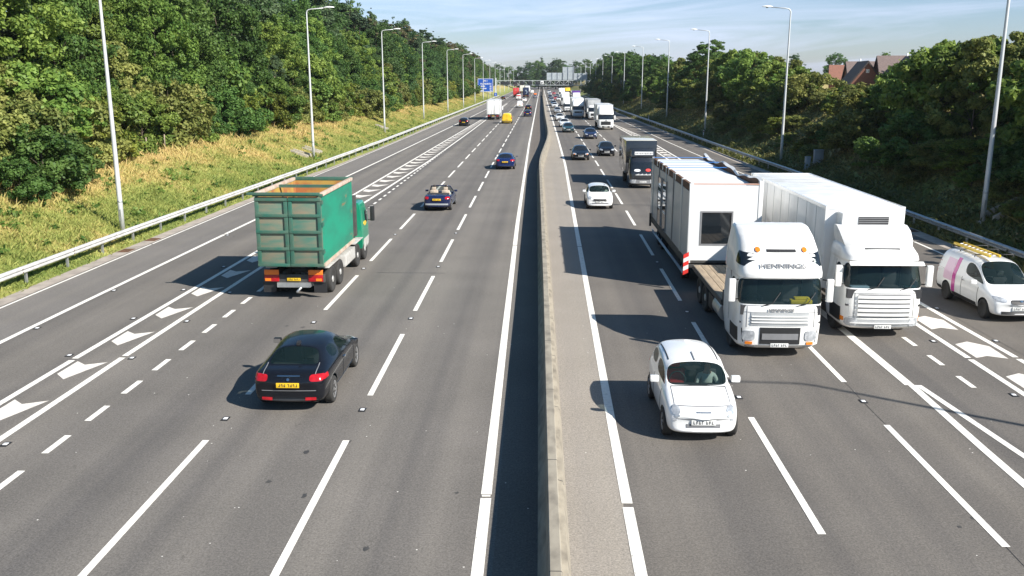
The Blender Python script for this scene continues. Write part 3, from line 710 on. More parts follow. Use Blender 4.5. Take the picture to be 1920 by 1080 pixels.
# t, zb, zs, zt, w, wt
DES = {
 'bubble': dict(L=3.55, W=1.63, wr=.29, rows=[(0, .30, .50, .55, .60, .40), (.025, .21, .64, .70, .71, .50), (.10, .18, .80, .86, .78, .60), (.275, .18, .93, .99, .81, .69), (.395, .18, .95, 1.40, .815, .645), (.60, .18, .96, 1.49, .815, .655), (.87, .18, .98, 1.43, .80, .61), (.96, .24, .95, 1.02, .75, .60), (1, .32, .60, .66, .68, .48)], ax=(.185, .83)),
 'mini': dict(L=3.75, W=1.70, wr=.31, rows=[(0, .30, .52, .58, .66, .46), (.02, .21, .68, .75, .78, .58), (.10, .18, .83, .90, .83, .66), (.27, .18, .93, 1.0, .85, .68), (.40, .18, .95, 1.38, .85, .61), (.60, .18, .96, 1.42, .85, .62), (.90, .18, .98, 1.37, .82, .58), (.965, .24, .94, 1.02, .78, .62), (1, .32, .60, .66, .72, .5)], ax=(.18, .83)),
 'hatch': dict(L=4.2, W=1.74, wr=.315, rows=[(0, .30, .50, .55, .66, .42), (.02, .21, .64, .69, .78, .54), (.10, .18, .77, .83, .845, .63), (.27, .18, .90, .965, .87, .69), (.43, .18, .94, 1.41, .87, .575), (.60, .18, .96, 1.46, .87, .585), (.88, .18, 1.0, 1.38, .84, .54), (.97, .24, .96, 1.03, .80, .62), (1, .32, .62, .68, .74, .5)], ax=(.19, .82)),
 'saloon': dict(L=4.62, W=1.78, wr=.325, rows=[(0, .30, .48, .53, .66, .42), (.02, .21, .60, .65, .79, .56), (.10, .18, .71, .77, .86, .66), (.30, .18, .86, .925, .89, .71), (.445, .18, .91, 1.36, .89, .57), (.58, .18, .92, 1.42, .89, .58), (.745, .18, .94, 1.36, .88, .54), (.875, .18, .955, 1.01, .86, .66), (.975, .24, .93, .98, .81, .64), (1, .34, .62, .68, .74, .52)], ax=(.185, .80)),
 'estate': dict(L=4.6, W=1.78, wr=.32, rows=[(0, .30, .50, .55, .66, .42), (.02, .21, .62, .67, .79, .56), (.10, .18, .73, .79, .86, .66), (.29, .18, .87, .935, .89, .71), (.43, .18, .92, 1.38, .89, .58), (.62, .18, .94, 1.45, .89, .59), (.93, .18, .97, 1.40, .86, .57), (.98, .24, .94, 1.01, .82, .64), (1, .34, .62, .68, .76, .52)], ax=(.185, .80)),
 'van': dict(L=4.7, W=1.86, wr=.33, rows=[(0, .32, .56, .62, .70, .46), (.02, .22, .74, .80, .84, .60), (.08, .20, .90, .97, .90, .68), (.19, .20, 1.04, 1.11, .92, .74), (.33, .20, 1.12, 1.83, .925, .72), (.50, .20, 1.14, 1.92, .925, .74), (.96, .20, 1.16, 1.90, .90, .73), (.985, .24, 1.16, 1.84, .89, .72), (1, .34, 1.1, 1.66, .85, .64)], ax=(.17, .79), van=True),
 'small_van': dict(L=4.3, W=1.78, wr=.32, rows=[(0, .32, .54, .60, .68, .44), (.02, .22, .70, .76, .81, .58), (.09, .20, .84, .91, .86, .66), (.235, .20, 1.0, 1.07, .885, .71), (.40, .20, 1.08, 1.74, .89, .66), (.55, .20, 1.10, 1.80, .89, .67), (.955, .20, 1.12, 1.79, .87, .66), (.985, .24, 1.12, 1.72, .86, .65), (1, .34, 1.05, 1.56, .82, .58)], ax=(.18, .79), van=True),
}
def car(kind, paintm, label, cat, near=False, rim='five', rear_seen=True, group=None, name=None):
    D = DES[kind]; L, W = D['L'], D['W']; rows = D['rows']; k_ = W / (2 * max(r[4] for r in rows))
    root = thing(name or 'parked_car', label, cat, group=group)
    bm = bmesh.new(); G_ = []
    for (t, zb, zs, zt, w, wt) in rows:
        y = -L / 2 + t * L; w *= k_; wt *= k_; h = zs - zb; drop = min(.10, max(.012, (zt - zs) * .22))
        low = zt - zs < .2
        p = [(0, zb), (w * .80, zb), (w * .965, zb + .10 * h + .02), (w, zb + .50 * h), (w * .985, zs - .05), ((w * .90 if low else w * .935), zs + (.012 if low else .015)), (wt, zt - drop), (wt * .62, zt - drop * .30), (0, zt)]
        ring = {}
        for i, (x, z) in enumerate(p):
            bow = 0
            if t < .03: bow = .10 * (x / w) ** 2
            if t > .96: bow = -.06 * (x / w) ** 2
            if i in (7, 8) and .2 < t < .34 and low: bow -= .07 * (1 if i == 8 else .55)
            ring[(i, 1)] = bm.verts.new((x, y + bow, z)); ring[(i, -1)] = ring[(i, 1)] if x == 0 else bm.verts.new((-x, y + bow, z))
        G_.append(ring)
    F = {}
    for s, (a, b) in enumerate(zip(G_, G_[1:])):
        for i in range(8):
            for sg in (1, -1): F[(s, i, sg)] = bm.faces.new((a[(i, sg)], a[(i + 1, sg)], b[(i + 1, sg)], b[(i, sg)]))
    for ring in (G_[0], G_[-1]):
        for i in range(8):
            q = [ring[(i, 1)], ring[(i + 1, 1)], ring[(i + 1, -1)], ring[(i, -1)]]; q2 = []
            for v in q:
                if v not in q2: q2.append(v)
            bm.faces.new(q2)
    hi = [i for i, r in enumerate(rows) if r[3] - r[2] > .3]; f0, f1 = hi[0], hi[-1]   # roof front / roof rear rows
    vanlike = D.get('van')
    ws = [F[(f0 - 1, i, s)] for i in (6, 7) for s in (1, -1)]
    wins = [(ws, 1)]; win_names = {1: 'windscreen', 2: 'rear_window', 3: 'side_window', 4: 'rear_side_window'}
    if not vanlike: wins.append(([F[(f1, i, s)] for i in (6, 7) for s in (1, -1)], 2))
    for s in (1, -1):
        wins.append(([F[(f0 - 1, 5, s)], F[(f0, 5, s)]], 3))
        if not vanlike: wins.append(([F[(q, 5, s)] for q in range(f0 + 1, f1)], 4))
    gl = M['glass_clear'] if near else M['glass']
    ax = [(-L / 2 + t * L) for t in D['ax']]; wr = D['wr']; wt_ = .21
    meshes, bvh = finish_shell(bm, wins, .042 if not vanlike else .05, 2, 'body', [paintm, gl, gl, gl, gl], cut=[(y, wr * 1.13, W / 2 - .27, W / 2 + .3) for y in ax])
    for mi, ms in meshes.items():
        for me in ms: nm = 'body' if mi == 0 else win_names[mi]; me.name = nm; link_mesh(nm, me, root)
    for y in ax:
        for sx in (-1, 1): wheel(root, sx * (W / 2 - wt_ / 2 - .015), y, wr, wt_, rim)
    # mirrors
    tm = D['rows'][f0 - 1]; ym = -L / 2 + tm[0] * L + .30; zm = tm[2] + .10
    for sx in (-1, 1):
        m = MB().box(-.10, .10, -.06, .07, -.07, .07).build('wing_mirror', paintm, root, bevel=.035); m.location = (sx * (W / 2 + .09), ym, zm)
        MB().box(-.085, .085, .0705, .075, -.055, .055).build('mirror_glass', M['chrome'], m)
    zf = D['rows'][1][2]; zfr = D['rows'][2][2]
    # front: lamps, grilles, plate
    if kind in ('bubble', 'mini'):
        patch(bvh, 'front', W * .30, W * .415, zf - .02, zf + .14, M['headlamp'], 'headlamp', root, ell=2.2, mirror=True, off=.012)
        if kind == 'mini': patch(bvh, 'front', -.40, .40, zf - .10, zf - .01, M['plastic'], 'grille', root, off=.012, n=(15, 3)); patch(bvh, 'front', -.42, .42, zf - .135, zf - .115, M['chrome'], 'grille_trim', root, off=.014, n=(15, 3)); patch(bvh, 'front', -.5, .5, .34, .43, M['greyplastic'], 'lower_grille', root, off=.01, n=(15, 3)); patch(bvh, 'front', .52, .62, .33, .42, M['headlamp'], 'fog_lamp', root, ell=2.2, mirror=True)
        else: patch(bvh, 'front', -.36, .36, .35, .43, M['greyplastic'], 'lower_grille', root, off=.008, n=(15, 3)); patch(bvh, 'front', -.16, .16, zf + .03, zf + .045, M['chrome'], 'moustache_trim', root, off=.01, n=(9, 3)); patch(bvh, 'front', W * .345, W * .40, zf - .155, zf - .10, M['headlamp'], 'fog_lamp', root, ell=2.2, mirror=True)
    else:
        patch(bvh, 'front', W * .245, W * .445, zf - .03, zf + .10, M['headlamp'], 'headlamp', root, ell=3.5, mirror=True, off=.012, skew=.05)
        patch(bvh, 'front', -W * .19, W * .19, zf - .07, zf + .055, M['plastic'], 'grille', root, off=.010, n=(13, 4), ell=6)
        patch(bvh, 'front', -.05, .05, zf + .0, zf + .05, M['chrome'], 'badge', root, off=.02, ell=2.2)
        patch(bvh, 'front', -W * .33, W * .33, .29, .385, M['plastic'], 'lower_grille', root, off=.009, n=(15, 3))
    hf = bvh.ray_cast(Vector((0, -30, .47)), Vector((0, 1, 0)))
    plate(root, hf[0].y - .018, .47, False, -1)
    # rear: lamps, plate, bumper strip
    zr = rows[-2][2] if not vanlike else .95
    if vanlike:
        patch(bvh, 'rear', W * .42, W * .475, .85, 1.30, M['tail'], 'tail_lamp', root, mirror=True, off=.012)
        patch(bvh, 'rear', -.006, .006, .55, 1.6, M['plastic'], 'door_gap', root, off=.006, n=(3, 12)); patch(bvh, 'rear', -W * .46, W * .46, .40, .53, M['plastic'], 'rear_bumper', root, off=.03, n=(15, 3)); zp = .74
    else:
        patch(bvh, 'rear', W * .27, W * .445, zr - .15, zr - .01, M['tail'], 'tail_lamp', root, ell=4, mirror=True, off=.014); zp = zr - .22 if kind in ('saloon',) else zr - .30
        patch(bvh, 'rear', -W * .42, W * .42, .33, .36, M['plastic'], 'bumper_strip', root, off=.008, n=(15, 3))
        patch(bvh, 'right', ax[1] + wr * 1.3, L / 2 - .22, zr - .13, zr - .03, M['tail'], 'side_lamp', root, mirror=True, off=.008, n=(6, 4))
    hr = bvh.ray_cast(Vector((0, 30, zp)), Vector((0, -1, 0)))
    plate(root, hr[0].y + .018, zp, True, 1)
    # sides: door gaps, handles, sills
    yb = -L / 2 + rows[f0 + 1][0] * L
    patch(bvh, 'right', yb - .055, yb - .037, .30, rows[f0 + 1][2] - .03, M['plastic'], 'door_gap', root, off=.004, n=(3, 8), mirror=True)
    patch(bvh, 'right', ax[0] + wr * 1.28, ax[0] + wr * 1.28 + .018, .30, rows[f0 - 1][2] - .05, M['plastic'], 'door_gap', root, off=.004, n=(3, 8), mirror=True)
    patch(bvh, 'right', yb - .25, yb - .10, rows[f0 + 1][2] - .14, rows[f0 + 1][2] - .11, M['chrome'] if near else paintm, 'door_handle', root, off=.025, n=(5, 3), mirror=True)
    # wipers and interior
    if near:
        yc, yr0, yr1 = [-L / 2 + rows[q][0] * L for q in (f0 - 1, f0, f1)]; zs = rows[f0][2]
        it = MB().box(-W * .40, W * .40, yc + .05, yr1 - .1, .30, .34).box(-W * .41, W * .41, yc - .05, yc + .38, .5, zs - .04).box(-W * .40, W * .40, yr1 - .45, yr1 - .1, .34, .78).build('interior', M['interior'], root)
        for sx in (-.36, .36):
            st = MB().box(sx - .24, sx + .24, yr0 - .02, yr0 + .5, .36, .56).box(sx - .23, sx + .23, yr0 + .42, yr0 + .56, .5, 1.06).box(sx - .12, sx + .12, yr0 + .46, yr0 + .55, 1.10, 1.28).build('seat', M['redseat'] if (kind == 'bubble' and sx < 0) else M['seat'], it, bevel=.05)
        m = MB(); n = 20
        for k in range(n):
            a, b = 2 * PI * k / n, 2 * PI * (k + 1) / n
            m.tube([(-.36 + .18 * math.cos(a), yc + .52 + .06 * math.sin(a), zs - .02 + .17 * math.sin(a)), (-.36 + .18 * math.cos(b), yc + .52 + .06 * math.sin(b), zs - .02 + .17 * math.sin(b))], .016, 6, caps=False)
        m.build('steering_wheel', M['plastic'], it)
    return root, bvh
def repaint(root, paintm, **k):
    for c in root.children:
        if c.name.split('.')[0] in PAINTED and c.type == 'MESH':
            c.material_slots[0].link = 'OBJECT'; c.material_slots[0].material = paintm
        repaint(c, paintm)
def put(o, x, y, away, rz=0):
    o.location = (x, y, 0); o.rotation_euler = (0, 0, (PI if away else 0) + rz); return o
def rename(o, n): o.name = n
def person_in(root_parent, x, y, z, shirt, label=None, hair=True):
    """seated driver: head, neck, shoulders and arms reaching forward as one surface"""
    me = bpy.data.meshes.new('person')
    V = [(0, 0, 0), (0, .02, .28), (0, .03, .50), (0, .0, .60), (0, -.03, .70), (0, -.035, .80), (.19, .03, .46), (.27, -.12, .24), (.16, -.38, .28), (-.19, .03, .46), (-.27, -.12, .24), (-.16, -.38, .28)]
    me.from_pydata(V, [(0, 1), (1, 2), (2, 3), (3, 4), (4, 5), (2, 6), (6, 7), (7, 8), (2, 9), (9, 10), (10, 11)], [])
    o = bpy.data.objects.new('person', me); col.objects.link(o)
    o.modifiers.new('k', 'SKIN'); rr = [.15, .16, .13, .055, .085, .07, .075, .052, .035, .075, .052, .035]
    for v, r in zip(me.skin_vertices[0].data, rr): v.radius = (r, r * .85)
    s = o.modifiers.new('s', 'SUBSURF'); s.levels = 1
    dg = bpy.context.evaluated_depsgraph_get(); m2 = bpy.data.meshes.new_from_object(o.evaluated_get(dg)); bpy.data.objects.remove(o)
    m2.materials.clear(); m2.materials.append(M['skin']); m2.materials.append(shirt); m2.shade_smooth()
    for p in m2.polygons:
        c = p.center; p.material_index = 1 if (c.z < .545 and c.y > -.3) else 0
    p = link_mesh('person', m2); p.location = (x, y, z)
    h = MB().lathe([(.76, .075), (.80, .085), (.85, .07), (.885, .03)], 'z', 12, (0, .015, 0)).build('hair', M['hair'], p, smooth=True, ang=80)
    return p

# --- cars in the right carriageway, coming towards the camera
o, b = car('bubble', M['white'], 'small rounded white hatchback in the near right lane, closest to the camera', 'car', near=True, rim='multi', name='hatchback_car')
put(o, 3.66, 20.8, False, R(.6)); o.scale = (1.05, 1.05, 1.09)
patch(b, 'top', -.012, .012, -.35, .12, M['greyplastic'], 'roof_aerial_base', o, off=.012, n=(3, 6))
for s_ in (-1, 1): patch(b, 'top', s_ * .555 - .012, s_ * .555 + .012, -.15, 1.1, M['plastic'], 'roof_strip', o, off=.006, n=(3, 14))
patch(b, 'top', -.60, .60, -.872, -.850, M['plastic'], 'wiper_trough', o, off=.006, n=(14, 2))
for s_ in (-1, 1): patch(b, 'top', s_ * .60 - .009, s_ * .60 + .009, -1.50, -.86, M['greyplastic'], 'bonnet_gap', o, off=.004, n=(2, 10))
patch(b, 'front', -.60, .60, .765, .780, M['greyplastic'], 'bonnet_gap', o, off=.004, n=(14, 2))
patch(b, 'front', -.62, .62, .535, .548, M['greyplastic'], 'bumper_gap', o, off=.004, n=(14, 2))
patch(b, 'front', .50, .60, .58, .63, M['headlamp'], 'side_lamp', o, off=.01, ell=2.2, mirror=True)
patch(b, 'top', -.36, .36, -.05, .62, M['glass'], 'roof_panel_glass', o, off=.006, n=(10, 8), ell=8) if False else None
pr = person_in(None, 3.66 + .37, 20.75, .58, M['shirt']); pr.rotation_euler = (0, 0, 0)
tag(pr, 'person in a pale shirt behind the windscreen of the small rounded white hatchback', 'person')
o, b = car('mini', M['white'], 'white small hatchback with black grille slot, ahead of the black box lorry', 'car', near=True, rim='dark', name='hatchback_car')
put(o, 3.72, 57.9, False)
pr = person_in(None, 3.72 + .36, 57.85, .50, M['shirt']); tag(pr, 'person behind the windscreen of the white hatchback with the black grille slot', 'person')
sal_r, b = car('saloon', M['black'], 'black saloon with lit amber-tinted headlamps leading the near right lane', 'car', name='saloon_car'); put(sal_r, 4.0, 92.9, False)
patch(b, 'front', .56, .70, .60, .66, M['amber'], 'indicator_lamp', sal_r, mirror=True, off=.02)
hat_r, b = car('hatch', M['black'], 'black hatchback in the middle right lane beside the black saloon', 'car', name='hatchback_car'); put(hat_r, 6.95, 97.7, False)
def dup(src, x, y, away, paintm, label, name, group=None, cat=None, s=1):
    o = copy_tree(src); put(o, x, y, away); o['label'] = label; o.name = name; repaint(o, paintm); o.scale = (s, s, s)
    if 'group' in o and not group: del o['group']
    if group: o['group'] = group
    if cat: o['category'] = cat
    return o
sal, _ = car('saloon', M['navy'], 'dark blue saloon just ahead of the white lorry with a star badge', 'car', name='saloon_car'); put(sal, 6.75, 125.5, False)
est, _ = car('estate', M['teal'], 'dark green estate car in the near right lane behind the black saloon', 'car', name='estate_car'); put(est, 4.15, 140.3, False)
dup(sal, 3.95, 155.6, False, M['white'], 'white saloon right behind the dark green estate car', 'saloon_car')
dup(sal, 3.65, 178.6, False, M['white'], 'second white saloon in the near right queue, behind the first one', 'saloon_car')
dup(hat_r, 3.9, 216.5, False, M['silver'], 'silver hatchback in the near right queue behind two white saloons', 'hatchback_car')
dup(est, 3.8, 259.5, False, M['white'], 'white estate car in the near right queue behind the silver hatchback', 'estate_car')
dup(sal, 3.6, 327, False, M['silver'], 'silver saloon far up the near right queue in front of a dark blue one', 'saloon_car')
dup(sal, 3.8, 285, False, M['steelblue'], 'grey blue saloon behind the white estate in the near right queue', 'saloon_car')
dup(sal, 3.8, 384, False, M['navy'], 'tiny dark blue saloon far up the near right lane', 'saloon_car')
dup(hat_r, 4.2, 450, False, M['silver'], 'tiny silver car at the far end of the near right lane', 'hatchback_car')
dup(est, 6.4, 470, False, M['red'], 'tiny red and white car at the far end of the middle right lane', 'estate_car')
dup(sal, 7.1, 405, False, M['steelblue'], 'tiny grey blue saloon far up the middle right lane', 'saloon_car')
dup(hat_r, 6.5, 339, False, M['white'], 'small white hatchback far up the middle right lane behind the lorries', 'hatchback_car')
dup(hat_r, 5.6, 352, False, M['red'], 'dark red car half hidden beside a small white hatchback far up the right side', 'hatchback_car')
vanp, vb = car('van', M['white'], 'white panel van far up the near right lane', 'van', name='panel_van'); put(vanp, 4.2, 500, False)
dup(vanp, 8.9, 224, False, M['white'], 'white panel van between two lorries in the right carriageway', 'panel_van')
# --- cars in the left carriageway, driving away
bs, b = car('saloon', M['black'], 'black saloon with yellow rear plate, nearest car in the left carriageway', 'car', near=True, rim='multi', name='saloon_car')
put(bs, -6.12, 22.9, True, R(.5)); bs.scale = (1.07, 1.02, 1.05)
patch(b, 'rear', .38, .62, .335, .40, M['tail'], 'rear_reflector', bs, mirror=True, off=.012)
patch(b, 'right', -1.5, 1.6, .30, .34, M['chrome'], 'sill_trim', bs, mirror=True, off=.006, n=(20, 3))
patch(b, 'top', -.04, .04, 1.02, 1.16, M['plastic'], 'roof_aerial', bs, off=.05, n=(4, 4))
patch(b, 'rear', -.62, .62, .555, .568, M['greyplastic'], 'boot_gap', bs, off=.005, n=(14, 2)); patch(b, 'rear', -.26, .26, .885, .905, M['chrome'], 'boot_trim', bs, off=.014, n=(10, 3))
for s_ in (-1, 1): patch(b, 'top', s_ * .60 - .008, s_ * .60 + .008, 1.62, 2.18, M['greyplastic'], 'boot_gap', bs, off=.004, n=(2, 8))
patch(b, 'rear', -.72, -.48, .24, .29, M['chrome'], 'exhaust_tip', bs, off=.02, ell=3, mirror=False)
patch(b, 'rear', -.03, .03, .80, .86, M['chrome'], 'badge', bs, off=.02, ell=2.2)
hr = b.ray_cast(Vector((0, 30, .62)), Vector((0, -1, 0)))
dup(sal_r, -3.2, 83.3, True, M['blue'], 'deep blue saloon in the fast lane, ahead of the open convertible', 'saloon_car')
dup(hat_r, -13.3, 158.6, True, M['black'], 'black hatchback on the left slip road behind the white lorry', 'hatchback_car')
dup(hat_r, -2.9, 197.9, True, M['navy'], 'dark blue hatchback in the fast lane beyond the deep blue saloon', 'hatchback_car')
dup(est, -3.3, 237, True, M['black'], 'black estate just ahead of the dark blue hatchback in the fast lane', 'estate_car')
dup(hat_r, -5.9, 322, True, M['white'], 'tiny white car between lanes ahead of a white van on the left side', 'hatchback_car')
dup(hat_r, -14.6, 354, True, M['black'], 'tiny black car on the left slip road near the blue sign', 'hatchback_car')
fd = dup(est, -2.5, 383, True, M['steelblue'], 'far car with an orange load on its roof in the fast lane on the left', 'estate_car')
MB().box(-.6, .6, -.7, .9, 1.46, 2.0).build('roof_load', M['hiorange'], fd, bevel=.1)
yv = dup(vanp, -6.2, 167.9, True, M['yellow'], 'bright yellow panel van beside the white lorry in the left carriageway', 'panel_van')
dup(vanp, -6.0, 258.6, True, M['white'], 'white panel van in the middle of the left carriageway', 'panel_van')
dup(vanp, -4.9, 500, True, M['white'], 'tiny white van far away near the gantry on the left side', 'panel_van')
vw = dup(vanp, -8.6, 352, True, M['white'], 'white van with a red top half behind the red lorry on the left side', 'panel_van', s=1.12)
patch(vb, 'rear', -.72, .72, 1.28, 1.66, M['red'], 'red_panel', vw, off=.03, n=(9, 4))
# --- open convertible
def convertible():
    D = DES['saloon']; root = thing('convertible_car', 'dark blue open convertible with its roof down in the left carriageway', 'car'); L, W = 4.4, 1.74
    rows = [(0, .30, .48, .53, .66, .42), (.02, .21, .60, .65, .79, .56), (.10, .18, .71, .77, .86, .66), (.30, .18, .86, .92, .89, .74), (.345, .18, .88, .90, .89, .76), (.36, .18, .88, .62, .89, .72), (.70, .18, .91, .62, .89, .72), (.715, .18, .92, .955, .88, .72), (.86, .18, .94, .99, .86, .68), (.975, .24, .91, .96, .81, .64), (1, .34, .62, .68, .74, .52)]
    k_ = W / 1.78; bm = bmesh.new(); G_ = []
    for (t, zb, zs, zt, w, wt) in rows:
        y = -L / 2 + t * L; w *= k_; wt *= k_; h = zs - zb
        p = [(0, zb), (w * .80, zb), (w * .965, zb + .1 * h + .02), (w, zb + .5 * h), (w * .985, zs - .05), (w * .90, zs + .012), (wt, zt - .012), (wt * .62, zt), (0, zt)]; ring = {}
        for i, (x, z) in enumerate(p):
            bow = .10 * (x / w) ** 2 if t < .03 else (-.06 * (x / w) ** 2 if t > .96 else 0)
            ring[(i, 1)] = bm.verts.new((x, y + bow, z)); ring[(i, -1)] = ring[(i, 1)] if x == 0 else bm.verts.new((-x, y + bow, z))
        G_.append(ring)
    tub = []
    for s, (a, b) in enumerate(zip(G_, G_[1:])):
        for i in range(8):
            for sg in (1, -1):
                f = bm.faces.new((a[(i, sg)], a[(i + 1, sg)], b[(i + 1, sg)], b[(i, sg)]))
                if s in (4, 5, 6) and i >= 6 or s == 5 and i == 5: f.material_index = 1
    for ring in (G_[0], G_[-1]):
        for i in range(8):
            q2 = []
            for v in (ring[(i, 1)], ring[(i + 1, 1)], ring[(i + 1, -1)], ring[(i, -1)]):
                if v not in q2: q2.append(v)
            bm.faces.new(q2)
    ax = [-L / 2 + .185 * L, -L / 2 + .80 * L]
    meshes, bvh = finish_shell(bm, [], 0, 2, 'body', [M['navy'], M['interior']], cut=[(y, .36, W / 2 - .27, W / 2 + .3) for y in ax])
    for mi, ms in meshes.items():
        for me in ms: nm = 'body' if mi == 0 else 'cockpit'; me.name = nm; link_mesh(nm, me, root)
    for y in ax:
        for sx in (-1, 1): wheel(root, sx * (W / 2 - .12), y, .32, .21, 'multi')
    fr = MB(); top = [(-.60, -.28, 1.30), (0, -.33, 1.335), (.60, -.28, 1.30)]
    fr.tube([(-.78, -.86, .90)] + top + [(.78, -.86, .90)], .032, 8); fr.build('windscreen_frame', M['navy'], root)
    g_ = MB(); 
    for a, b in (((-.78, -.86, .90), top[0]),): pass
    low = [(-.76, -.86, .91), (0, -.93, .92), (.76, -.86, .91)]
    for i in range(2): g_.poly([low[i], low[i + 1], top[i + 1], top[i]])
    g_.build('windscreen', M['glass_clear'], root)
    for sx in (-.37, .37):
        for (y, zt) in ((.12, 1.10), (.78, 1.0)):
            st = MB().box(sx - .25, sx + .25, y - .42, y + .06, .55, .72).box(sx - .25, sx + .25, y, y + .16, .6, zt).build('seat', M['tan'], root, bevel=.05)
            MB().box(sx - .13, sx + .13, y + .04, y + .14, zt + .02, zt + .19).build('headrest', M['tan'], st, bevel=.04)
    MB().box(-.68, .68, .98, 1.28, .93, 1.03).build('folded_roof', M['interior'], root, bevel=.05)
    for sx in (-1, 1):
        m = MB().box(-.10, .10, -.05, .06, -.06, .06).build('wing_mirror', M['navy'], root, bevel=.03); m.location = (sx * .93, -.62, .97)
    patch(bvh, 'rear', .50, .78, .76, .90, M['tail'], 'tail_lamp', root, ell=4, mirror=True, off=.014)
    patch(bvh, 'front', .44, .76, .58, .70, M['headlamp'], 'headlamp', root, ell=3.5, mirror=True, off=.012)
    patch(bvh, 'rear', -.70, .70, .40, .50, M['silver'], 'bumper_trim', root, off=.02, n=(15, 3))
    patch(bvh, 'right', -1.5, 1.4, .27, .36, M['silver'], 'sill_trim', root, off=.008, n=(18, 3), mirror=True)
    hr = bvh.ray_cast(Vector((0, 30, .74)), Vector((0, -1, 0))); plate(root, hr[0].y + .018, .74, True, 1)
    return root
cv = convertible(); put(cv, -6.38, 57.1, True)
for sx, lab, sh in ((-.37, 'person with dark hair in the left seat of the open convertible', M['ink']), (.37, 'person in a pale top in the right seat of the open convertible', M['shirt'])):
    p = person_in(None, -6.38 + sx, 57.1 - .02 + .05, .52, sh); p.rotation_euler = (0, 0, PI); tag(p, lab, 'person')
# --- small white van with ladders, far right
sv, b = car('small_van', M['white'], 'small white van with magenta side stripe on the right slip road', 'van', near=True, rim='dark', name='small_van')
put(sv, 16.0, 31.8, False, R(1.5)); sv.scale = (1.04, 1.04, 1.04)
patch(b, 'left', .62, .86, .42, 1.60, M['magenta'], 'magenta_stripe', sv, off=.005, n=(5, 12), skew=0); patch(b, 'left', .90, 1.5, .75, 1.5, M['pinkfilm'], 'pink_panel', sv, off=.005, n=(6, 8))
patch(b, 'left', -1.2, 2.0, .30, .42, M['plastic'], 'rub_strip', sv, off=.012, n=(20, 3), mirror=True)
ld = thing('ladder', 'yellow ladder lying on the roof of the small white van', 'ladder', (15.68, 32.4, 1.97), R(1.5))
rk = MB()
for y in (-.1, .9, 1.6): rk.tube([(-.66, y, 1.80), (-.64, y, 1.88), (.64, y, 1.88), (.66, y, 1.80)], .02, 6)
rk.build('roof_rack', M['plastic'], sv)
for sx in (-.17, .17): MB().box(sx - .035, sx + .035, -1.35, 1.25, 0, .09).build('stile', M['yellow'], ld, bevel=.01)
m = MB()
for k in range(9): m.tube([(-.17, -1.2 + k * .29, .045), (.17, -1.2 + k * .29, .045)], .018, 6)
m.build('rungs', M['galv'], ld)

# ------------------------------------------------------------ lorries
def cab_shell(rows, paintm, near, sub=1, dy=2.0, name='cab', wsrow=None, sidewin=True):
    """rows (z, front y, half width, corner radius, rear y); faces between the two window rows become glass"""
    bm = bmesh.new(); cl = bm.edges.layers.float.new('crease_edge'); G_ = []
    for (z, yf, w, r, yr) in rows:
        p = [(0, yf - .02), (w * .55, yf), (w - r * .55, yf + r * .30), (w, yf + r + .05), (w, yf + min(1.15, (yr - yf) * .6)), (w, yr), (0, yr)]; ring = {}
        for i, (x, y) in enumerate(p):
            ring[(i, 1)] = bm.verts.new((x, y, z)); ring[(i, -1)] = ring[(i, 1)] if x == 0 else bm.verts.new((-x, y, z))
        G_.append(ring)
    F = {}
    for s, (a, b) in enumerate(zip(G_, G_[1:])):
        for i in range(6):
            for sg in (1, -1): F[(s, i, sg)] = bm.faces.new((a[(i, sg)], a[(i + 1, sg)], b[(i + 1, sg)], b[(i, sg)]))
    for ring in (G_[0], G_[-1]):
        for i in range(6):
            q2 = []
            for v in (ring[(i, 1)], ring[(i + 1, 1)], ring[(i + 1, -1)], ring[(i, -1)]):
                if v not in q2: q2.append(v)
            if len(q2) > 2: bm.faces.new(q2)
    wins = [([F[(wsrow, i, s)] for i in (0, 1, 2) for s in (1, -1)], 1)]
    if sidewin:
        for s in (1, -1): wins.append(([F[(wsrow, 3, s)]], 2))
    ce = [e for r_ in G_ for sg in (1, -1) for e in r_[(5, sg)].link_edges]
    ce += [e for e in bm.edges if abs(e.verts[0].co.z - e.verts[1].co.z) < 1e-5]
    ce = [e for e in ce if e.is_valid]
    for e in ce: e[cl] = .72
    gl = M['glass_clear'] if near else M['glass']
    return finish_shell(bm, wins, .05, 2, name, [paintm, gl, gl])
def add_cab(root, rows, wsrow, paintm, near, glass_names=('windscreen', 'side_windows')):
    meshes, bvh = cab_shell(rows, paintm, near, wsrow=wsrow)
    parts = {}
    for mi, ms in meshes.items():
        for me in ms: nm = ['cab', 'windscreen', 'side_window'][mi]; me.name = nm; parts[nm] = link_mesh(nm, me, root)
    return parts, bvh
def truck_interior(root, rows, wsrow, vest=False, papers=None):
    zb, zt = rows[wsrow][0], rows[wsrow + 1][0]; w = rows[wsrow][2]; yr = rows[wsrow][4]
    it = MB().box(-w + .08, w - .08, .12, yr - .05, zb - .55, zb - .50).box(-w + .09, w - .09, .10, .55, zb - .3, zb - .02).box(-w + .08, w - .08, yr - .12, yr - .06, zb - .5, zt).build('cab_interior', M['interior'], root)
    for sx in (-.62, .62):
        MB().box(sx - .26, sx + .26, 1.0, 1.5, zb - .5, zb - .15).box(sx - .24, sx + .24, 1.42, 1.58, zb - .3, zb + .50).build('seat', M['seat'], it, bevel=.06)
    m = MB(); n = 18
    for k in range(n):
        a, b = 2 * PI * k / n, 2 * PI * (k + 1) / n
        f = lambda t: (-.62 + .23 * math.cos(t), .72 + .17 * math.sin(t), zb + .02 + .12 * math.sin(t)); m.tube([f(a), f(b)], .02, 6, caps=False)
    m.build('steering_wheel', M['plastic'], it)
    return it
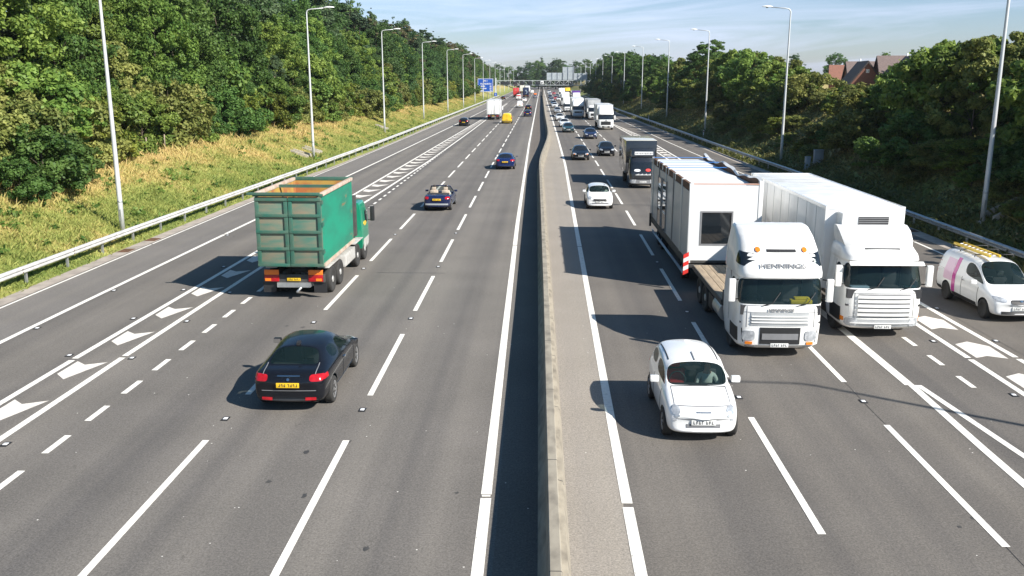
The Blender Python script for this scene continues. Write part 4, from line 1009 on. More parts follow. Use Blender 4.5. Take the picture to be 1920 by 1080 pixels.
def axle_wheels(root, y, wdt, r=.50, twin=False, kind='truck'):
    for sx in (-1, 1):
        wheel(root, sx * (wdt / 2 - .17), y, r, .31, kind)
        if twin: wheel(root, sx * (wdt / 2 - .52), y, r, .29, 'dark')
def chassis_frame(root, y0, y1, z=.95, w=.42):
    m = MB()
    for sx in (-1, 1): m.box(sx * w - .05, sx * w + .05, y0, y1, z - .25, z)
    y = y0 + .3
    while y < y1: m.box(-w, w, y, y + .08, z - .2, z - .05); y += 1.1
    return m.build('chassis', M['chassis'], root)
def mirrors(root, y, z, w, m, armcol):
    for sx in (-1, 1):
        a = MB().box(sx * (w + .16) - .10, sx * (w + .16) + .10, y - .06, y + .08, z - .34, z + .34).build('wing_mirror', m, root, bevel=.04)
        MB().tube([(sx * (w - .03), y + .1, z + .30), (sx * (w + .16), y, z + .30)], .02, 6).tube([(sx * (w - .03), y + .1, z - .28), (sx * (w + .16), y, z - .28)], .02, 6).build('mirror_arm', armcol, a)
def box_body(root, x0, x1, y0, y1, z0, z1, m, edge=None, roofm=None, rear=True, name='box_body'):
    b = MB().box(x0, x1, y0, y1, z0, z1).build(name, m, root, bevel=.02)
    if edge:
        e = MB(); t = .05
        for x in (x0, x1):
            for y in (y0, y1): e.box(x - t if x == x0 else x - .01, x + .01 if x == x0 else x + t - .02, y - .012 if y == y0 else y - t, y + t if y == y0 else y + .012, z0, z1 + .012)
        for y in (y0, y1): e.box(x0 + .011, x1 - .011, y - .0125 if y == y0 else y - t, y + t if y == y0 else y + .0125, z1 - .08, z1 + .0125); 
        for x in (x0, x1): e.box(x - .0125 if x == x0 else x - t, x + t if x == x0 else x + .0125, y0 + t, y1 - t, z1 - .10, z1 + .0125); e.box(x - .013 if x == x0 else x - t, x + t if x == x0 else x + .013, y0 + t, y1 - t, z0 - .01, z0 + .14)
        e.build('edge_frame', edge, b)
    if rear:
        d = MB()
        for s in (-1, 1): d.box((x0 + x1) / 2 + (.012 if s > 0 else -(x1 - x0) / 2 + .10), (x0 + x1) / 2 + ((x1 - x0) / 2 - .10 if s > 0 else -.012), y1 + .002, y1 + .04, z0 + .06, z1 - .10)
        rd = d.build('rear_doors', m, b, bevel=.008)
        k = MB()
        for s in (-.35, .35): k.tube([((x0 + x1) / 2 + s, y1 + .06, z0 + .08), ((x0 + x1) / 2 + s, y1 + .06, z1 - .12)], .02, 6)
        k.build('lock_rods', M['galv'], rd)
    return b
def rear_lights(root, y, z, w):
    bar = MB().box(-w, w, y - .05, y + .05, z - .1, z + .1).build('rear_bumper', M['chassis'], root, bevel=.01)
    for s in (-1, 1):
        MB().box(s * (w - .28) - .22, s * (w - .28) + .22, y + .0505, y + .085, z - .075, z + .075).build('tail_lamp', M['tail'], root, bevel=.01)
    plate(root, y + .07, z, True, 1, w=.5)
    return bar
# cab kinds: z, yf, w, r, yr
TALL = [(.30, .18, 1.12, .25, 1.9), (.42, .02, 1.22, .22, 1.95), (.95, .0, 1.245, .22, 2.2), (1.52, .02, 1.245, .22, 2.25), (1.62, .05, 1.235, .20, 2.25), (2.36, .24, 1.20, .22, 2.25), (2.41, .03, 1.235, .26, 2.25), (2.54, .03, 1.24, .28, 2.25), (3.02, .36, 1.21, .30, 2.25), (3.46, .86, 1.14, .32, 2.25), (3.70, 1.45, 1.08, .30, 2.22)]
MID = [(.30, .18, 1.10, .25, 1.75), (.42, .02, 1.20, .22, 1.8), (.95, .0, 1.235, .22, 1.95), (1.46, .02, 1.235, .22, 2.0), (1.56, .05, 1.225, .20, 2.0), (2.34, .28, 1.18, .22, 2.0), (2.42, .20, 1.20, .24, 2.0), (2.62, .36, 1.17, .26, 2.0), (2.86, .80, 1.10, .28, 1.98)]
SMALL = [(.28, .14, .98, .2, 1.5), (.38, .0, 1.02, .18, 1.55), (.75, .0, 1.04, .18, 1.6), (1.16, .03, 1.04, .18, 1.62), (1.24, .06, 1.03, .18, 1.62), (1.95, .32, .97, .2, 1.62), (2.06, .36, .96, .2, 1.62), (2.28, .50, .92, .22, 1.6)]
def generic_lorry(label, cabm, boxm, L, H, kind='tall', edge=None, x=0, y=0, away=False, name='lorry', deflector=True, box0=None, boxw=1.25, roofbox=None, wcab=1.0, twin=True, band=None):
    root = thing(name, label, 'lorry'); rows = {'tall': TALL, 'mid': MID, 'small': SMALL}[kind]; wsr = 4
    parts, bvh = add_cab(root, rows, wsr, cabm, False)
    w = rows[2][2]; zb = rows[4][0]; yr = rows[2][4] + .35 if box0 is None else box0
    patch(bvh, 'front', -w * .62, w * .62, .80, zb - .28, M['plastic'], 'grille', root, off=.012, n=(13, 5))
    patch(bvh, 'front', -w * .5, w * .5, .42, .62, M['plastic'], 'lower_grille', root, off=.012, n=(13, 3))
    patch(bvh, 'front', w * .60, w * .86, .46, .66, M['headlamp'], 'headlamp', root, off=.014, mirror=True, ell=5)
    hf = bvh.ray_cast(Vector((0, -30, .52)), Vector((0, 1, 0))); plate(root, hf[0].y - .03, .50, False, -1, w=.5)
    mirrors(root, .25, (rows[4][0] + rows[5][0]) / 2 - .05, w, cabm if kind != 'small' else M['plastic'], M['plastic'])
    chassis_frame(root, 1.0, L - .3, z=1.0 if kind != 'small' else .85)
    box_body(root, -boxw, boxw, yr, L, 1.08 if kind != 'small' else .95, H, boxm, edge)
    r = .50 if kind != 'small' else .42
    axle_wheels(root, 1.25 if kind != 'small' else .95, 2.4 if kind != 'small' else 2.0, r)
    if L > 12:
        for q in (4.9, L - 4.6, L - 3.3, L - 2.0): axle_wheels(root, q, 2.42, .5)
    else: axle_wheels(root, L - 2.3, 2.4 if kind != 'small' else 2.05, r, twin=True)
    rear_lights(root, L - .02, .78, 1.12 if kind != 'small' else .95)
    put(root, x, y, away); return root, bvh
# --- white flatbed lorry drawing a portable cabin
ft = thing('flatbed_lorry', 'white lorry with lettered roof visor and short timber deck, towing the portable cabin', 'lorry')
parts, b = add_cab(ft, TALL, 4, M['truckwhite'], True)
it = truck_interior(ft, TALL, 4)
MB().box(.30, .92, .16, .40, 1.62, 1.74).box(.42, .86, .20, .44, 1.74, 1.80).build('folded_vest', M['hivis'], it, bevel=.03)
patch(b, 'front', -.86, .80, 1.02, 1.40, M['curtain'], 'radiator_grille', ft, off=.012, n=(15, 4))
for z in (1.11, 1.20, 1.29): patch(b, 'front', -.84, .78, z - .014, z + .014, M['truckwhite'], 'grille_bar', ft, off=.030, n=(15, 3))
patch(b, 'front', -.58, .58, .46, .96, M['plastic'], 'bumper_opening', ft, off=.012, n=(13, 5), taper=0)
patch(b, 'front', -.52, .52, .60, .78, M['greyplastic'], 'bumper_mesh', ft, off=.026, n=(13, 3))
patch(b, 'front', .72, 1.08, .56, .86, M['headlamp'], 'headlamp', ft, off=.014, mirror=True, ell=4)
patch(b, 'front', .78, .98, .44, .52, M['amber'], 'indicator_lamp', ft, off=.014, mirror=True)
patch(b, 'front', -.42, .42, 3.10, 3.17, M['plastic'], 'roof_vent', ft, off=.012, n=(9, 3))
patch(b, 'front', .60, .74, 3.10, 3.22, M['amber'], 'marker_lamp', ft, off=.03, mirror=True, ell=2.2)
patch(b, 'left', .30, .75, 2.72, 3.05, M['glass'], 'visor_side_window', ft, off=.01, mirror=True, skew=.05)
patch(b, 'left', 1.26, 1.27, .9, 2.4, M['greyplastic'], 'door_gap', ft, off=.006, mirror=True, n=(3, 8)); patch(b, 'left', 1.0, 1.2, 1.50, 1.55, M['plastic'], 'door_handle', ft, off=.03, mirror=True)
patch(b, 'left', .1, 1.0, .50, .92, M['plastic'], 'entry_steps', ft, off=.008, mirror=True)
hf = b.ray_cast(Vector((0, -30, .40)), Vector((0, 1, 0))); plate(ft, hf[0].y - .05, .43, False, -1, w=.52)
# blurred lettering on the visor and under the windscreen
h1 = b.ray_cast(Vector((0, -30, 2.74)), Vector((0, 1, 0)))
def on_front(bv, txt, z, size, m, parent, depth=.004, name='lettering', off=.012, sx=1.0, x=0):
    """lettering laid on the front of a cab, tilted with it"""
    h = bv.ray_cast(Vector((x, -30, z)), Vector((0, 1, 0))); n = h[1] if h[1].y < 0 else -h[1]
    o = text_mesh(txt, size, m, name, parent, (x, h[0].y - off, z), (math.atan2(-n.y, -n.z) if False else PI / 2 - math.atan2(n.z, -n.y), 0, 0), 'CENTER', depth, .004)
    o.scale.x = sx; return o
on_front(b, 'HENNINGS', 2.70, .21, M['greyplastic'], ft, sx=1.25, off=.03)
on_front(b, 'HENNINGS', 1.45, .11, M['greyplastic'], ft, sx=1.35, off=.025)
mirrors(ft, .22, 2.02, 1.245, M['truckwhite'], M['plastic'])
chassis_frame(ft, 1.2, 7.9)
dk = MB(); 
for k in range(9): dk.box(-1.2 + k * .27, -1.2 + k * .27 + .255, 2.50, 8.0, 1.10, 1.16)
dk.build('timber_deck', M['plank'], ft, bevel=.006)
MB().box(-1.24, -1.205, 2.5, 8.0, 1.0, 1.17).box(1.235, 1.27, 2.5, 8.0, 1.0, 1.17).box(-1.2, 1.23, 2.44, 2.5, 1.0, 1.5).build('deck_frame', M['chassis'], ft)
axle_wheels(ft, 1.35, 2.4); axle_wheels(ft, 5.6, 2.4, twin=True); axle_wheels(ft, 6.75, 2.4, twin=True)
MB().lathe([(-.55, .30), (-.55, .32), (.55, .32), (.55, .30)], 'y', 16, (-.95, 3.2, .72)).build('fuel_tank', M['galv'], ft, smooth=True); MB().box(.70, 1.2, 2.7, 3.9, .45, .95).box(-1.2, -.9, 3.95, 4.8, .4, .9).build('side_boxes', M['plastic'], ft, bevel=.03)
MB().tube([(-.35, 2.35, 1.0), (-.35, 2.35, 3.2)], .07, 8).build('exhaust_stack', M['chassis'], ft)
for x in (-.55, .45): MB().tube([(x, .02, 1.60), (x + .30, .03, 1.68), (x + .52, .12, 1.98)], .014, 5).build('wiper', M['plastic'], ft)
for z in (1.405, 1.60): patch(b, 'front', -1.05, 1.05, z - .008, z + .008, M['greyplastic'], 'panel_gap', ft, off=.005, n=(17, 2))
patch(b, 'front', .96, .978, .96, 1.58, M['greyplastic'], 'panel_gap', ft, off=.005, mirror=True, n=(2, 8))
patch(b, 'front', .70, .98, .34, .42, M['headlamp'], 'fog_lamp', ft, off=.014, mirror=True, ell=3)
patch(b, 'front', -1.1, 1.1, 2.385, 2.405, M['plastic'], 'visor_shadow_strip', ft, off=.004, n=(17, 2))  # black strip put in as the shadow under the visor lip
MB().tube([(-.30, 2.3, 1.5), (-.2, 2.6, 1.15), (.1, 2.75, 1.35), (.3, 2.3, 1.6)], .03, 6).build('air_hoses', M['redwhite'], ft)
put(ft, 6.98, 25.4, False)
# the trailer and the cabin on it
tr = thing('cabin_trailer', 'low flat trailer with red and white marker boards under the portable cabin', 'trailer', (6.98, 34.25, 0))
MB().box(-1.27, 1.27, .0, 12.3, .88, 1.02).box(-1.30, -1.26, 0, 12.3, .84, 1.06).box(1.26, 1.30, 0, 12.3, .84, 1.06).build('trailer_deck', M['chassis'], tr, bevel=.008)
MB().tube([(-.6, .3, .8), (0, -1.6, .72), (.6, .3, .8)], .06, 8).build('drawbar', M['chassis'], tr)
for q in (2.2, 8.6, 9.8): axle_wheels(tr, q, 2.4, .42)
for sx in (-1, 1):
    mbd = MB()
    for k in range(5): mbd.prism([(sx * 1.38 - .10, -.16, .62 + k * .16), (sx * 1.38 + .10, -.16, .62 + k * .16 + .10), (sx * 1.38 + .10, -.16, .62 + k * .16 + .26), (sx * 1.38 - .10, -.16, .62 + k * .16 + .16)], (0, .03, 0), k % 2)
    mbd.build('marker_board', [M['redwhite'], M['white']], tr)
for sx in (-1, 1):
    MB().box(sx * 1.40 - .05, sx * 1.40 + .05, 11.2, 11.3, .7, 1.35).build('rear_marker_light', M['plastic'], tr)
MB().box(-1.33, -1.305, 1.0, 11, .45, .60).build('side_guard', M['lightblue'], tr)
cb = thing('portable_cabin', 'grey and white portable cabin with dark end window and blue straps across its open roof', 'portable cabin', (6.98, 34.25, 1.07))
X0, X1, Y1, HT = -1.30, 1.42, 12.2, 3.05
MB().box(X0, X1, 0, Y1, 0, .10).build('floor', M['chassis'], cb)
wl = MB()      # left side: panels with flush posts
wl.box(X0, X0 + .07, .14, Y1, .10, HT - .32); wl.build('side_wall', M['greypanel'], cb)
wr_ = MB(); wr_.box(X1 - .07, X1, .14, Y1, .10, HT - .1); wr_.build('side_wall', M['offwhite'], cb)
for k in range(5):
    y = 1.9 + k * 2.35
    MB().box(X0 - .03, X0 - .0, y, y + .22, .10, HT - .02).build('wall_post', M['greyplastic'] if k % 2 else M['galv_pale'], cb, bevel=.005)
fw = MB(); wx0, wx1, wz0, wz1 = -.82, .30, .75, 1.95
fw.box(X0 + .07, wx0, 0.0, .07, .1, HT - .06).box(wx1, X1 - .14, 0.0, .07, .1, HT - .06).box(wx0, wx1, 0.0, .07, .1, wz0).box(wx0, wx1, 0.0, .07, wz1, HT - .06).build('end_wall', M['offwhite'], cb)
win = MB().box(wx0, wx1, .03, .05, wz0, wz1).build('window', M['glass'], cb)
MB().box(wx0 - .06, wx0, -.015, .04, wz0 - .06, wz1 + .06).box(wx1, wx1 + .06, -.015, .04, wz0 - .06, wz1 + .06).box(wx0, wx1, -.015, .04, wz1, wz1 + .06).box(wx0, wx1, -.015, .04, wz0 - .06, wz0).build('frame', M['greyplastic'], win)
MB().box(X0 - .03, X0 + .10, -.03, .14, 0, HT).build('corner_post', M['offwhite'], cb, bevel=.01)
MB().box(X1 - .14, X1 + .02, -.02, .16, 0, HT + .12).build('corner_post', M['offwhite'], cb, bevel=.01)
for y in (6.4, 8.1):
    d = MB().box(X0 - .036, X0 - .004, y, y + 1.05, .12, 2.35).build('side_door', M['glass'], cb)
    dm = MB()
    for z in (.9, 1.35, 1.62, 1.9): dm.box(X0 - .042, X0 - .0365, y + .12, y + .93, z, z + .10)
    dm.build('blind_slats', M['whiteink'], d); MB().box(X0 - .05, X0 - .0, y - .08, y - .005, .1, 2.42).box(X0 - .05, X0, y + 1.055, y + 1.13, .1, 2.42).build('frame', M['greyplastic'], d)
MB().box(X0 + .12, X1 - .16, .09, Y1 - .05, HT - .36, HT - .14).build('roof_membrane', M['offwhite'], cb)
rp = MB(); y = .14; k = 0                # broken timber batten along the left roof edge
while y < Y1:
    rp.box(X0, X0 + .11, y, min(Y1, y + 1.75), HT - .30, HT - .03, 0); rp.box(X0 - .004, X0 + .115, min(Y1, y + 1.76), min(Y1, y + 1.98), HT - .28, HT - .01, 1); y += 2.0
rp.build('roof_batten', [M['rust'], M['offwhite']], cb)
MB().box(X0 + .11, X1 - .15, -.01, .075, HT - .03, HT + .008).build('roof_flashing', pm('orange flashing', (.58, .34, .25), .7), cb)
wv = MB(); rows = []                      # wavy torn sheeting along the right roof edge
for k in range(60):
    y = .1 + k * (Y1 - .1) / 59; h = .08 + .09 * math.sin(y * 1.05 + .6) + .04 * math.sin(y * 2.7); rows.append([wv.bm.verts.new(p) for p in ((X1 - .13, y, HT - .14), (X1 - .12, y, HT + h - .05), (X1 - .02 + .06 * math.sin(y * 1.3), y, HT + h), (X1 + .05, y, HT + h - .10), (X1 + .02, y, HT - .14))])
for a, c in zip(rows, rows[1:]):
    for j in range(5): f = wv.bm.faces.new((a[j], a[(j + 1) % 5], c[(j + 1) % 5], c[j])); f.material_index = 0 if j in (0, 4) else 1
wv.build('torn_sheeting', [M['rust'], M['offwhite']], cb, smooth=True, ang=60)
for y in (6.1, 8.7, 11.3):
    MB().box(X0 - .03, X1 + .03, y, y + .17, HT + .02, HT + .03).build('blue_strap', M['blue'] if False else pm('strap blue', (.03, .20, .58), .6), cb)
# --- white rigid lorry with fridge unit
sc_ = thing('box_lorry', 'white rigid box lorry with horizontal grille slats and fridge unit above its cab', 'lorry')
SROWS = [(.30, .20, 1.12, .28, 1.8), (.42, .03, 1.22, .26, 1.85), (.95, .0, 1.245, .26, 2.0), (1.50, .04, 1.245, .26, 2.0), (1.60, .08, 1.235, .24, 2.0), (2.38, .34, 1.17, .26, 2.0), (2.46, .22, 1.19, .28, 2.0), (2.62, .28, 1.17, .30, 2.0), (2.86, .75, 1.10, .30, 1.98)]
parts, b = add_cab(sc_, SROWS, 4, M['truckwhite'], True)
it = truck_interior(sc_, SROWS, 4)
MB().box(-1.0, -.45, .18, .42, 1.60, 1.66).build('dash_papers', M['lightblue'], it, bevel=.01); MB().box(.65, 1.0, .2, .4, 1.60, 1.68).build('dash_box', M['teal'], it, bevel=.01)
patch(b, 'front', -.80, .80, .72, 1.44, M['greyplastic'], 'radiator_grille', sc_, off=.010, n=(15, 5))
for z in (.80, .94, 1.08, 1.22, 1.36): patch(b, 'front', -.82, .82, z - .045, z + .035, M['truckwhite'], 'grille_slat', sc_, off=.034, n=(15, 3))
patch(b, 'front', -.85, .85, .40, .64, M['curtain'], 'bumper_intake', sc_, off=.012, n=(13, 4)); patch(b, 'front', -1.0, 1.0, .50, .53, M['truckwhite'], 'bumper_bar', sc_, off=.03, n=(13, 3))
patch(b, 'front', .80, 1.14, .42, .68, M['headlamp'], 'headlamp', sc_, off=.016, mirror=True, ell=4)
patch(b, 'left', .25, .40, .55, .68, M['amber'], 'indicator_lamp', sc_, off=.016, mirror=True); patch(b, 'left', .42, 1.4, .36, .95, M['plastic'], 'entry_steps', sc_, off=.008, mirror=True)
patch(b, 'left', 1.22, 1.23, .95, 2.35, M['greyplastic'], 'door_gap', sc_, off=.006, mirror=True, n=(3, 8)); patch(b, 'left', .98, 1.16, 1.46, 1.51, M['plastic'], 'door_handle', sc_, off=.03, mirror=True)
hf = b.ray_cast(Vector((0, -30, .40)), Vector((0, 1, 0))); plate(sc_, hf[0].y - .045, .40, False, -1)
MB().prism([(-1.14, .18, 2.46), (-1.14, .02, 2.36), (-1.14, .06, 2.34), (-1.14, .26, 2.44)], (2.28, 0, 0)).build('sun_visor', M['truckwhite'], sc_, bevel=.008)
df = MB(); rows = []
for (z, yf, w) in ((2.76, .62, 1.04), (2.98, .80, 1.10), (3.22, 1.10, 1.13), (3.36, 1.42, 1.13)):
    rows.append([df.bm.verts.new(p) for p in ((-w, 1.95, z), (-w, yf + .25, z), (-w * .7, yf, z), (w * .7, yf, z), (w, yf + .25, z), (w, 1.95, z))])
for a, c in zip(rows, rows[1:]):
    for j in range(5): df.bm.faces.new((a[j], a[j + 1], c[j + 1], c[j]))
df.bm.faces.new(rows[-1]); df.bm.faces.new(rows[0][::-1])
dfo = df.build('wind_deflector', M['truckwhite'], sc_, smooth=True, ang=50)
MB().box(-.55, .55, .56, .66, 2.70, 2.80).build('roof_hatch', M['plastic'], sc_, bevel=.02)
mirrors(sc_, .28, 1.98, 1.245, M['truckwhite'], M['plastic'])
chassis_frame(sc_, 1.2, 13.0)
bb = box_body(sc_, -1.26, 1.26, 2.35, 13.2, 1.10, 3.86, M['boxwhite'], M['white'])
fr = MB().box(-.95, .95, 1.75, 2.34, 3.02, 3.74).build('fridge_unit', M['truckwhite'], sc_, bevel=.06)
MB().box(-.42, .55, 1.735, 1.75, 3.28, 3.62).build('fridge_grille', M['plastic'], fr); m = MB()
for k in range(5): m.box(-.42, .55, 1.722, 1.734, 3.30 + k * .066, 3.325 + k * .066)
m.build('grille_bars', M['greyplastic'], fr)
axle_wheels(sc_, 1.35, 2.4); axle_wheels(sc_, 9.6, 2.4, twin=True); axle_wheels(sc_, 10.9, 2.4)
rear_lights(sc_, 13.18, .8, 1.12)
for sx in (-1, 1): MB().box(sx * 1.2 - .02, sx * 1.2 + .02, 2.6, 8.8, .45, .62).box(sx * 1.2 - .02, sx * 1.2 + .02, 2.6, 8.8, .75, .9).build('side_guard', M['galv'], sc_)
for x in (-.55, .45): MB().tube([(x, .05, 1.58), (x + .30, .06, 1.66), (x + .52, .16, 1.96)], .014, 5).build('wiper', M['plastic'], sc_)
for z in (1.47, .70): patch(b, 'front', -1.05, 1.05, z - .008, z + .008, M['greyplastic'], 'panel_gap', sc_, off=.005, n=(17, 2))
patch(b, 'front', .90, .918, .72, 1.46, M['greyplastic'], 'panel_gap', sc_, off=.005, mirror=True, n=(2, 8))
sm = MB()
for k in range(9):
    for sx in (-1, 1): sm.box(sx * 1.262 - .004, sx * 1.262 + .004, 3.5 + k * 1.15, 3.53 + k * 1.15, 1.26, 3.74)
    sm.box(-1.2, 1.2, 3.5 + k * 1.15, 3.53 + k * 1.15, 3.861, 3.866)
sm.build('panel_seams', M['curtain'], bb)['kind'] = 'stuff'
put(sc_, 10.76, 27.6, False)
# --- black box lorry
bt, b = generic_lorry('black box lorry with pale roof and lettered cab beside the portable cabin', M['blackbox'], M['blackbox'], 7.6, 3.42, 'small', None, 7.6, 67.2, box0=1.75, boxw=1.16, name='box_lorry')
MB().box(-1.17, 1.17, 1.74, 7.61, 3.422, 3.445).build('roof_panel', M['cream'], bt, bevel=.005)
hd = MB(); 
hd.prism([(-.88, .45, 2.30), (-.88, .55, 2.86), (-.88, 1.72, 2.90), (-.88, 1.72, 2.30)], (1.76, 0, 0)); hdo = hd.build('cab_header', M['blackbox'], bt, bevel=.05)
MB().box(-.62, .74, .475, .488, 2.46, 2.70).build('white_banner', M['whiteink'], hdo)
m = MB()
for k in range(11): m.box(-.56 + k * .118, -.56 + k * .118 + .07, .470, .4745, 2.52 + (k % 3) * .02, 2.62)
m.build('lettering', M['greyplastic'], hdo)
on_front(b, 'REMOVALS', 1.02, .17, M['whiteink'], bt, sx=1.0, off=.03) if False else None
m = MB(); hf = b.ray_cast(Vector((0, -30, 1.03)), Vector((0, 1, 0)))
for k in range(12): m.box(-.55 + k * .095, -.55 + k * .095 + .065, hf[0].y - .02, hf[0].y - .008, 1.00, 1.06 + .025 * ((k * 7) % 3))
m.build('lettering', M['whiteink'], bt)
patch(b, 'front', .18, .56, 1.27, 1.47, M['redwhite'], 'dash_badge', bt, off=.02, ell=2.2); patch(b, 'front', -.66, -.20, 1.26, 1.44, M['whiteink'], 'dash_papers', bt, off=.018, ell=2.4)
patch(b, 'front', -1.02, 1.02, .40, .46, M['silver'], 'bumper_strip', bt, off=.02, n=(15, 3)); patch(b, 'front', .5, .96, .42, .68, M['headlamp'], 'large_headlamp', bt, off=.024, mirror=True); patch(b, 'front', -.48, .48, .44, .66, M['greyplastic'], 'bumper_grille', bt, off=.024, n=(11, 3))
# --- lorries farther up the right carriageway
mc, b = generic_lorry('white lorry with a dark star badge heading the queue in the left-hand right lane', M['white'], M['boxwhite'], 11.5, 3.9, 'tall', M['silver'], 10.3, 145.5, name='articulated_lorry')
m = MB(); h_ = b.ray_cast(Vector((0, -30, 1.34)), Vector((0, 1, 0)))
for k in range(3):
    a = PI / 2 + k * 2 * PI / 3; c, s = math.cos(a), math.sin(a); m.prism([(.2 * c, h_[0].y - .03, 1.34 + .2 * s), (-.04 * s, h_[0].y - .03, 1.34 + .04 * c), (.04 * s, h_[0].y - .03, 1.34 - .04 * c)], (0, .02, 0))
n = 20
for k in range(n):
    a, c = 2 * PI * k / n, 2 * PI * (k + 1) / n; m.tube([(.21 * math.cos(a), h_[0].y - .02, 1.34 + .21 * math.sin(a)), (.21 * math.cos(c), h_[0].y - .02, 1.34 + .21 * math.sin(c))], .018, 5, caps=False)
m.build('star_badge', M['plastic'], mc)
MB().box(-.04 - .3, .3, .9, 1.0, 3.30, 3.34).build('roof_lettering_bar', M['plastic'], mc)
generic_lorry('grey curtain sided lorry with a white cab behind the star badge lorry', M['white'], M['curtain'], 14.5, 3.9, 'mid', M['galv'], 10.55, 181, name='articulated_lorry')
w_, b = generic_lorry('white lorry with a pale blue lower front in the middle right lane', M['white'], M['boxwhite'], 14.0, 4.0, 'tall', M['silver'], 7.7, 190.5, name='articulated_lorry')
patch(b, 'front', -1.18, 1.18, .40, 1.0, M['lightblue'], 'lower_panel', w_, off=.02, n=(15, 5)); patch(b, 'front', .3, 1.1, 1.1, 1.4, M['lightblue'], 'blue_panel', w_, off=.012)
generic_lorry('white luton van with a green bumper left of the pale blue fronted lorry', M['white'], M['boxwhite'], 7.0, 3.5, 'small', None, 6.6, 224, name='luton_van', box0=.9)
generic_lorry('white lorry in the middle right lane behind the luton van', M['white'], M['boxwhite'], 12, 4.0, 'tall', None, 7.1, 271, name='articulated_lorry')
generic_lorry('white lorry with a purple roof edge behind the blue fronted one', M['white'], M['purple'], 12, 4.25, 'tall', None, 10.9, 285, name='articulated_lorry')
generic_lorry('small far white lorry in the right queue under the gantry', M['white'], M['boxwhite'], 12, 4.0, 'tall', None, 8.6, 385, name='articulated_lorry')
generic_lorry('yellow lorry with a blue top load far up the right slip lane', M['yellow'], M['yellow'], 11, 4.0, 'tall', M['blue'], 12.0, 420, name='recovery_lorry')
# --- lorries in the left carriageway
wl_, b = generic_lorry('white box lorry seen from behind beside the yellow van on the left', M['white'], M['boxwhite'], 11.5, 3.9, 'tall', M['galv'], -9.45, 192, True, name='box_lorry')
generic_lorry('red box lorry far up the left carriageway', M['red'], M['red'], 11, 4.0, 'tall', None, -11.0, 412, True, name='box_lorry')
generic_lorry('cream box lorry beside the far red lorry on the left', M['cream'], M['cream'], 12, 4.4, 'tall', None, -10.6, 520, True, name='box_lorry')
nl, b = generic_lorry('dark blue lorry with a pale curved mark on its rear, far up the left side', M['navy'], M['navy'], 11, 4.2, 'tall', None, -6.6, 405, True, name='box_lorry')
m = MB(); n = 10
for k in range(n):
    a, c = PI * .3 + PI * 1.2 * k / n, PI * .3 + PI * 1.2 * (k + 1) / n; m.tube([(.5 * math.cos(a), 11.06, 2.3 + .6 * math.sin(a)), (.5 * math.cos(c), 11.06, 2.3 + .6 * math.sin(c))], .13, 5, caps=True)
m.build('curved_mark', M['lightblue'], nl)
generic_lorry('far white lorry beyond the dark blue one on the left', M['white'], M['boxwhite'], 10, 4.0, 'tall', None, -7.6, 520, True, name='box_lorry')
# --- green skip lorry
gl_ = thing('hook_lift_lorry', 'green hook lift lorry carrying an open rusty green skip', 'lorry')
# local: front towards -y; the skip's rear at y=+L
CR = [(.42, .10, 1.10, .2, 1.7), (.55, .0, 1.18, .2, 1.75), (1.0, .0, 1.21, .2, 1.85), (1.42, .04, 1.21, .2, 1.9), (1.52, .06, 1.20, .2, 1.9), (2.30, .26, 1.15, .22, 1.9), (2.40, .30, 1.14, .22, 1.9), (2.64, .50, 1.08, .24, 1.88)]
parts, b = add_cab(gl_, CR, 4, M['cabgreen'], False)
mirrors(gl_, .30, 1.95, 1.22, M['plastic'], M['plastic'])
patch(b, 'right', .9, 1.5, 1.55, 1.75, M['yellow'], 'yellow_emblem', gl_, off=.01, mirror=True, ell=2.2); patch(b, 'right', .1, 1.6, .5, .98, M['gantrymud'], 'lower_panel', gl_, off=.01, mirror=True)
MB().box(-1.0, 1.0, 1.96, 2.2, 1.2, 3.0).build('headboard', M['chassis'], gl_, bevel=.02); MB().tube([(.62, 2.08, 1.0), (.62, 2.08, 3.05)], .07, 8).build('exhaust_stack', M['chassis'], gl_)
chassis_frame(gl_, .9, 8.7, .98)
LB = 8.9
axle_wheels(gl_, 1.25, 2.42); axle_wheels(gl_, 2.9, 2.42); axle_wheels(gl_, 6.35, 2.42, twin=True); axle_wheels(gl_, 7.7, 2.42, twin=True)
mg = MB()
for sx in (-1, 1):
    mg.box(sx * 1.0 - .20, sx * 1.0 + .20, 3.55, 5.6, .52, 1.0); mg.box(sx * .98 - .22, sx * .98 + .22, 5.7, 8.4, 1.06, 1.10); mg.box(sx * .98 - .22, sx * .98 + .22, .7, 3.5, 1.06, 1.10)
mg.build('mudguards', M['gantrymud'], gl_, bevel=.015)
MB().box(-1.14, 1.14, LB - .15, LB, .62, .92).build('rear_beam', M['chassis'], gl_, bevel=.015); MB().box(-.62, .62, LB - .4, LB + .1, .45, .62).tube([(-.35, LB - .1, .55), (-.15, LB + .25, .30)], .05, 8).build('tow_gear', M['galv'], gl_)
for sx in (-1, 1):
    t_ = MB().box(sx * .82 - .27, sx * .82 + .27, LB + .002, LB + .04, .66, .90).build('tail_lamp', M['tail'], gl_, bevel=.01); MB().box(sx * .82 - .27, sx * .82 + .27, LB + .0, LB + .035, .91, 1.10).build('reflective_board', M['hiorange'], gl_, bevel=.008)
    MB().box(sx * .95 - .10, sx * .95 + .12, LB + .041, LB + .05, .68, .78).build('indicator', M['amber'], t_)
    MB().box(sx * .95 - .24, sx * .95 + .24, LB - .12, LB - .09, .22, .6).build('mud_flap', M['plastic'], gl_)
plate(gl_, LB + .03, .74, True, 1, w=.5)
mv = MB(); mv.box(-.35, .35, 2.6, 8.6, 1.12, 1.22); mv.build('hook_frame', M['chassis'], gl_)
put(gl_, -9.12, 32.35 + LB, True)
